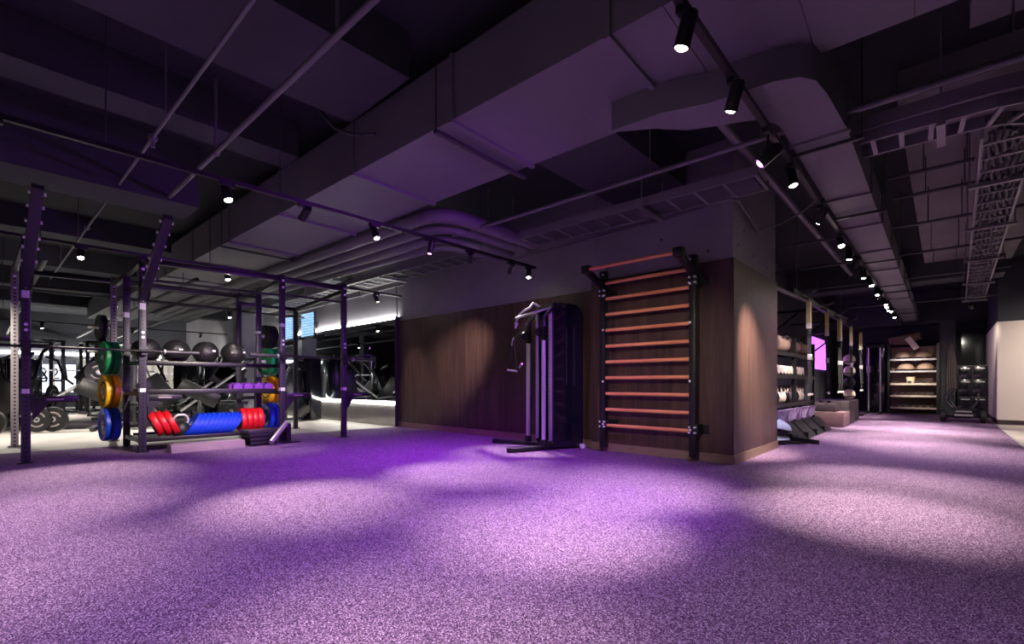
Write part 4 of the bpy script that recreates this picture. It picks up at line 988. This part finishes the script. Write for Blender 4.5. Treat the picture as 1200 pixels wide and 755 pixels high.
# boxes
def plyo(x0, x1, y0, y1, z0, z1, m, lab):
    t = thing('plyo_box', lab, 'plyo box', ((x0 + x1) / 2, (y0 + y1) / 2, z0), 'plyo boxes under the straps')
    MB().b2(x0, x1, y0, y1, z0, z1, .008).build('shell', m, t)
    for dz in (0.35, .65): MB().cyl((x1 - .001, (y0 + y1) / 2 - .1, z0 + (z1 - z0) * dz), (x1 + .002, (y0 + y1) / 2 - .1, z0 + (z1 - z0) * dz), .02, seg=10).build('grip_hole', 'black', t)
plyo(-2.15, -1.47, 11.3, 12.1, 0, .3, 'boxw', 'low stained plywood box nearest on the carpet under straps')
plyo(-2.3, -1.5, 12.2, 13.1, 0, .5, 'boxd', 'taller dark box behind the low stained box')
plyo(-2.4, -1.52, 13.2, 13.95, 0, .5, 'boxd', 'furthest dark box in the row under the straps')
plyo(-2.3, -1.62, 11.4, 12.05, .302, .46, 'boxd', 'flat dark box lying on top of the low stained box')
# purple lit panel behind straps
MB().b2(-2.66, -2.64, 7.3, 10.45, .1, 1.7).build('back_panel', 'black', sh)
struct('window_1', MB().b2(-2.75, -2.72, 15.4, 17.4, 1.3, 2.2), 'sign', label='bright violet lit opening in the corridor side wall behind the straps', cat='window')
bpy.data.objects['window_1'].data.materials[0] = emis('violet_lit_glass', srgb(205, 110, 255), 1.3)
# balance dome items on the carpet beside the column
def dome(lab, loc, rot, m='bosub', r=.3, hf=.6):
    t = thing('balance_dome', lab, 'balance trainer', loc); t.rotation_euler = rot
    MB().lathe([(r * .97, .03)] + [(r * math.cos(R(a)), .03 + r * hf * math.sin(R(a))) for a in range(4, 90, 8)] + [(0, .03 + r * hf)], loc, seg=32).build('dome', m, t)
    MB().lathe([(0, -.03), (r * .98, -.03), (r * 1.03, -.01), (r * 1.03, .025), (r * .98, .035), (r * .9, .03), (0, .028)], loc, seg=32).build('base_disc', 'blackp', t)
    return t
dome('pale blue balance dome tilted on top of another beside the column', (-1.93, 7.66, .235), (R(-4), R(14), 0), r=.31, hf=.45)
dome('pale blue balance dome flat on the carpet under the tilted one', (-1.93, 7.66, .032), (0, 0, 0), r=.29, hf=.42)
o = thing('foam_wedge', 'small black foot pedal block lying on the carpet beside domes', 'pedal block', (-1.55, 7.9, 0))
MB().box((-1.50, 7.92, .045), (.34, .13, .07), Euler((0, R(8), R(28))).to_matrix(), .012).build('block', 'blackp', o)
MB().box((-1.62, 7.72, .02), (.2, .05, .03), Euler((0, 0, R(20))).to_matrix(), .006).build('strap', 'strap', o)

# ------------------------------------------------------------------ far end
fr = thing('ball_rack', 'black rack with pale shelf edges at the corridor end', 'rack', (-.67, 17.7, 0))
for x in (-1.2, -.14):
    for y in (17.5, 17.95): MB().b2(x - .03, x + .03, y - .03, y + .03, 0, 2.0).build('post', 'black', fr)
for z in (.19, .53, .87, 1.23, 1.57):
    s = MB().b2(-1.17, -.17, 17.52, 17.95, z - .02, z).build('shelf', 'black', fr)
    MB().b2(-1.17, -.17, 17.48, 17.52, z - .035, z + .015).build('shelf_edge', 'hex' if z < 1 else 'steel', s)
MB().b2(-1.2, -.14, 17.96, 17.98, .05, 1.95).build('back_panel', 'tan', fr)
MB().b2(-1.2, -.14, 17.5, 17.95, 0, .05).build('base', 'black', fr)
def bosu2(lab, loc):
    t = thing('balance_dome', lab, 'balance trainer', loc, 'balance domes on the far rack')
    MB().lathe([(.2 * math.cos(R(a)), .2 * math.sin(R(a))) for a in range(0, 90, 9)] + [(0, .2)], (loc[0], loc[1], loc[2] + .04), seg=24).build('dome', 'tan', t)
    MB().lathe([(0, 0), (.2, 0), (.235, .012), (.235, .05), (.2, .06), (0, .045)], loc, seg=24).build('base_disc', 'blackp', t)
for i, (x, z, lb) in enumerate(((-.9, 1.575, 'balance dome on the top shelf of the far rack, left'), (-.44, 1.575, 'balance dome on the top shelf of the far rack, right'), (-.83, 1.235, 'balance dome on the second shelf of the far rack, left'), (-.4, 1.235, 'balance dome on the second shelf of the far rack, right'))):
    bosu2(lb, (x, 17.72, z))
o = MB().lathe([(0, 0), (.085, 0), (.11, .2), (.1, .2), (.08, .02), (0, .02)], (-.72, 17.66, .87), seg=20); tag(o.build('bucket', 'cream'), 'cream bucket on the middle shelf of the far rack', 'bucket')
sd = dumbbell_proto('dumbbell', 'dgrey', '', .05, .06, .11)
n = 0
for z, zn in ((.87, 'middle'), (.53, 'second lowest'), (.19, 'lowest')):
    for i in range(6):
        if z == .87 and i in (1,): continue
        loc = (-1.05 + i * .155, 17.68, z + .045); lb = 'small dumbbell on the ' + zn + ' shelf of the far rack, ' + ORD[i] + ' place from left'
        if n == 0: sd.location = loc; sd.rotation_euler = (0, 0, R(90)); sd['label'] = lb; sd['group'] = 'dumbbells on the far rack'
        else: dup(sd, loc, R(90), lb, 'dumbbells on the far rack')
        n += 1
o = thing('exercise_mat_box', 'brown padded box tilted on top of the far rack', 'padded box', (-.85, 17.7, 2.0))
MB().box((-.85, 17.72, 2.17), (.72, .4, .2), Euler((0, R(-10), 0)).to_matrix(), .02).build('pad', 'brown', o)
MB().box((-.85, 17.72, 2.05), (.5, .36, .1), None, .01).build('rest', 'brown', o)
MB().bar((-.78, 17.49, 2.18), (-.58, 17.44, 1.86), .14, .025, up=(0, 1, 0)).build('pale_flap', 'hex', o)
# tower cable machine at far left of the rack
t = thing('cable_tower', 'slim black cable tower with pale posts beside the far rack', 'gym machine', (-1.5, 17.6, 0))
MB().b2(-1.75, -1.3, 17.75, 18.2, 0, 2.1, .02).build('tower', 'gloss', t)
for x in (-1.68, -1.4): MB().cyl((x, 17.6, .06), (x, 17.6, 1.95), .02, seg=12).build('guide_post', 'chrome', t)
MB().b2(-1.72, -1.66, 17.0, 18.2, 0, .06).b2(-1.42, -1.36, 17.0, 18.2, 0, .06).b2(-1.75, -1.33, 17.55, 18.0, 1.95, 2.02).build('base', 'black', t)
MB().b2(-1.73, -1.63, 17.55, 17.67, 1.2, 1.4, .01).build('carriage', 'steel', t)
# ball tower
t = thing('ball_tower', 'slim upright stand holding medicine balls before the cable tower', 'ball stand', (-1.95, 15.9, 0))
MB().cyl((-1.95, 16.12, 0), (-1.95, 16.12, 1.75), .03, seg=12).build('post', 'black', t)
MB().b2(-2.25, -1.65, 15.7, 16.3, 0, .04).build('base', 'black', t)
for z in (.2, .52, .84, 1.16, 1.48): MB().tube(arc((-1.95, 15.94), .14, 0, 360, 20, z)[:-1], .012, 6, True).bar((-1.95, 16.08, z), (-1.95, 16.12, z), .03, .03).build('cradle', 'black', t)
for i, z in enumerate((.2, .52, .84, 1.16, 1.48)):
    o = MB().sph((-1.95, 15.94, z + .06), .145, (1, 1, 1), 20)
    mb_ = o.build('medicine_ball', 'hex' if i in (1, 3, 4) else 'rubber')
    tag(mb_, ('lowest dark', 'second lowest pale', 'middle dark', 'second highest pale', 'topmost pale')[i] + ' medicine ball on the ball stand', 'medicine ball', 'medicine balls on the stand')
# pillar, rope, cabinet, glass
struct('column', MB().b2(-.1, .22, 17.6, 17.95, -.01, 2.62), 'dconc', label='grey pillar between the far rack and the black cabinet', cat='column')
o = MB()
for k in range(3):
    o.tube([(.06 + .05 * k, 17.52, .45 + .1 * k), (.05 + .045 * k, 17.50, 1.0), (.07 + .04 * k, 17.52, 1.6), (.11 + .01 * k, 17.56, 2.08), (.16 + .02 * k, 17.52, 1.6), (.19 + .03 * k, 17.5, 1.0), (.17 + .03 * k, 17.52, .55 + .08 * k)], .022, 8)
o.cyl((.12, 17.6, 2.05), (.12, 17.5, 2.07), .015, seg=8)
tag(o.build('battle_rope', 'rope'), 'looped grey battle rope hanging on the far pillar', 'rope')
cb = thing('cabinet', 'black cabinet with silver handles beside the white wall', 'cabinet', (.53, 17.3, 0))
MB().b2(.25, .82, 17.15, 17.8, 0, 1.36).build('carcass', 'black', cb)
for i, (z0, z1) in enumerate(((.04, .52), (.54, .98), (1.0, 1.33))):
    for j, (x0, x1) in enumerate(((.26, .53), (.54, .81))):
        d = MB().b2(x0, x1, 17.13, 17.15, z0, z1, .004).build('door', 'gloss', cb)
        MB().b2(x0 + .05, x1 - .05, 17.115, 17.13, z1 - .07, z1 - .045).build('handle', 'steel', d)
struct('window_2', MB().b2(.36, .82, 18.9, 18.99, 1.36, 2.35), 'glass', label='dark smoked glass panel above the black cabinet', cat='window')
# sled trolley
sl = thing('push_sled', 'dark wheeled push sled with curved handles at the corridor end', 'push sled', (.3, 14.7, 0))
for x in (-.03, .62):
    w_ = MB().lathe([(.03, -.045), (.1, -.05), (.135, -.04), (.14, 0), (.135, .04), (.1, .05), (.03, .045)], (x, 14.62, .14), (1, 0, 0), 24, True).build('wheel', 'rubber', sl)
    MB().cyl((x - .05, 14.62, .14), (x + .05, 14.62, .14), .035, seg=12).build('wheel_hub', 'steel', w_)
MB().bar((.0, 14.62, .14), (.6, 14.62, .14), .07, .06, bev=.006).bar((.12, 14.55, .2), (.5, 14.55, .2), .06, .05, bev=.006).bar((.15, 14.62, .14), (.2, 15.3, .14), .06, .06).bar((.45, 14.62, .14), (.4, 15.3, .14), .06, .06).b2(.15, .45, 15.25, 15.4, .06, .2, .01).bar((.1, 14.6, .3), (.52, 14.6, .3), .05, .05).build('chassis', 'black', sl)
MB().b2(.16, .46, 14.5, 14.522, .15, .19).b2(.18, .44, 14.51, 14.53, .24, .27).build('bumper_bar', 'steel', sl)
MB().tube([(.16, 14.62, .3), (.08, 14.62, .38), (.0, 14.62, .52), (.02, 14.62, .62), (.14, 14.64, .78)], .03, 10).build('handle', 'dgrey', sl)
MB().tube([(.2, 14.68, .3), (.13, 14.68, .40), (.07, 14.68, .52), (.09, 14.68, .62), (.19, 14.7, .77)], .022, 10).build('handle', 'dgrey', sl)
MB().tube([(.42, 14.62, .3), (.5, 14.62, .42), (.56, 14.62, .55), (.54, 14.64, .66)], .022, 10).build('handle', 'dgrey', sl)
for x in (.0, .6): MB().cyl((x if x else -.0, 15.33, .12), (x + .04, 15.33, .12), .0001 + .1, seg=16).build('rear_wheel', 'rubber', sl)

# ------------------------------------------------------------------ light, world, camera
wd = bpy.data.worlds.new('World'); S.world = wd; wd.use_nodes = True
wd.node_tree.nodes['Background'].inputs[0].default_value = (.30, .28, .5, 1); wd.node_tree.nodes['Background'].inputs[1].default_value = .02

cam = bpy.data.cameras.new('Camera'); co = bpy.data.objects.new('Camera', cam); COL.objects.link(co)
co.location = (0, 0, .87); co.rotation_euler = (R(90), 0, math.atan2(.6779, .7352))
cam.sensor_width = 36; cam.lens = 36 * 550 / 1200; cam.shift_y = (450 - 377.5) / 1200; cam.clip_start = .05; cam.clip_end = 100
S.camera = co
S.view_settings.view_transform = 'Standard'; S.view_settings.look = 'None'; S.view_settings.gamma = 1; S.view_settings.use_curve_mapping = False
S.view_settings.exposure = 0.45
S.cycles.max_bounces = 6; S.cycles.diffuse_bounces = 4; S.cycles.glossy_bounces = 4
S.cycles.sample_clamp_indirect = 4.0
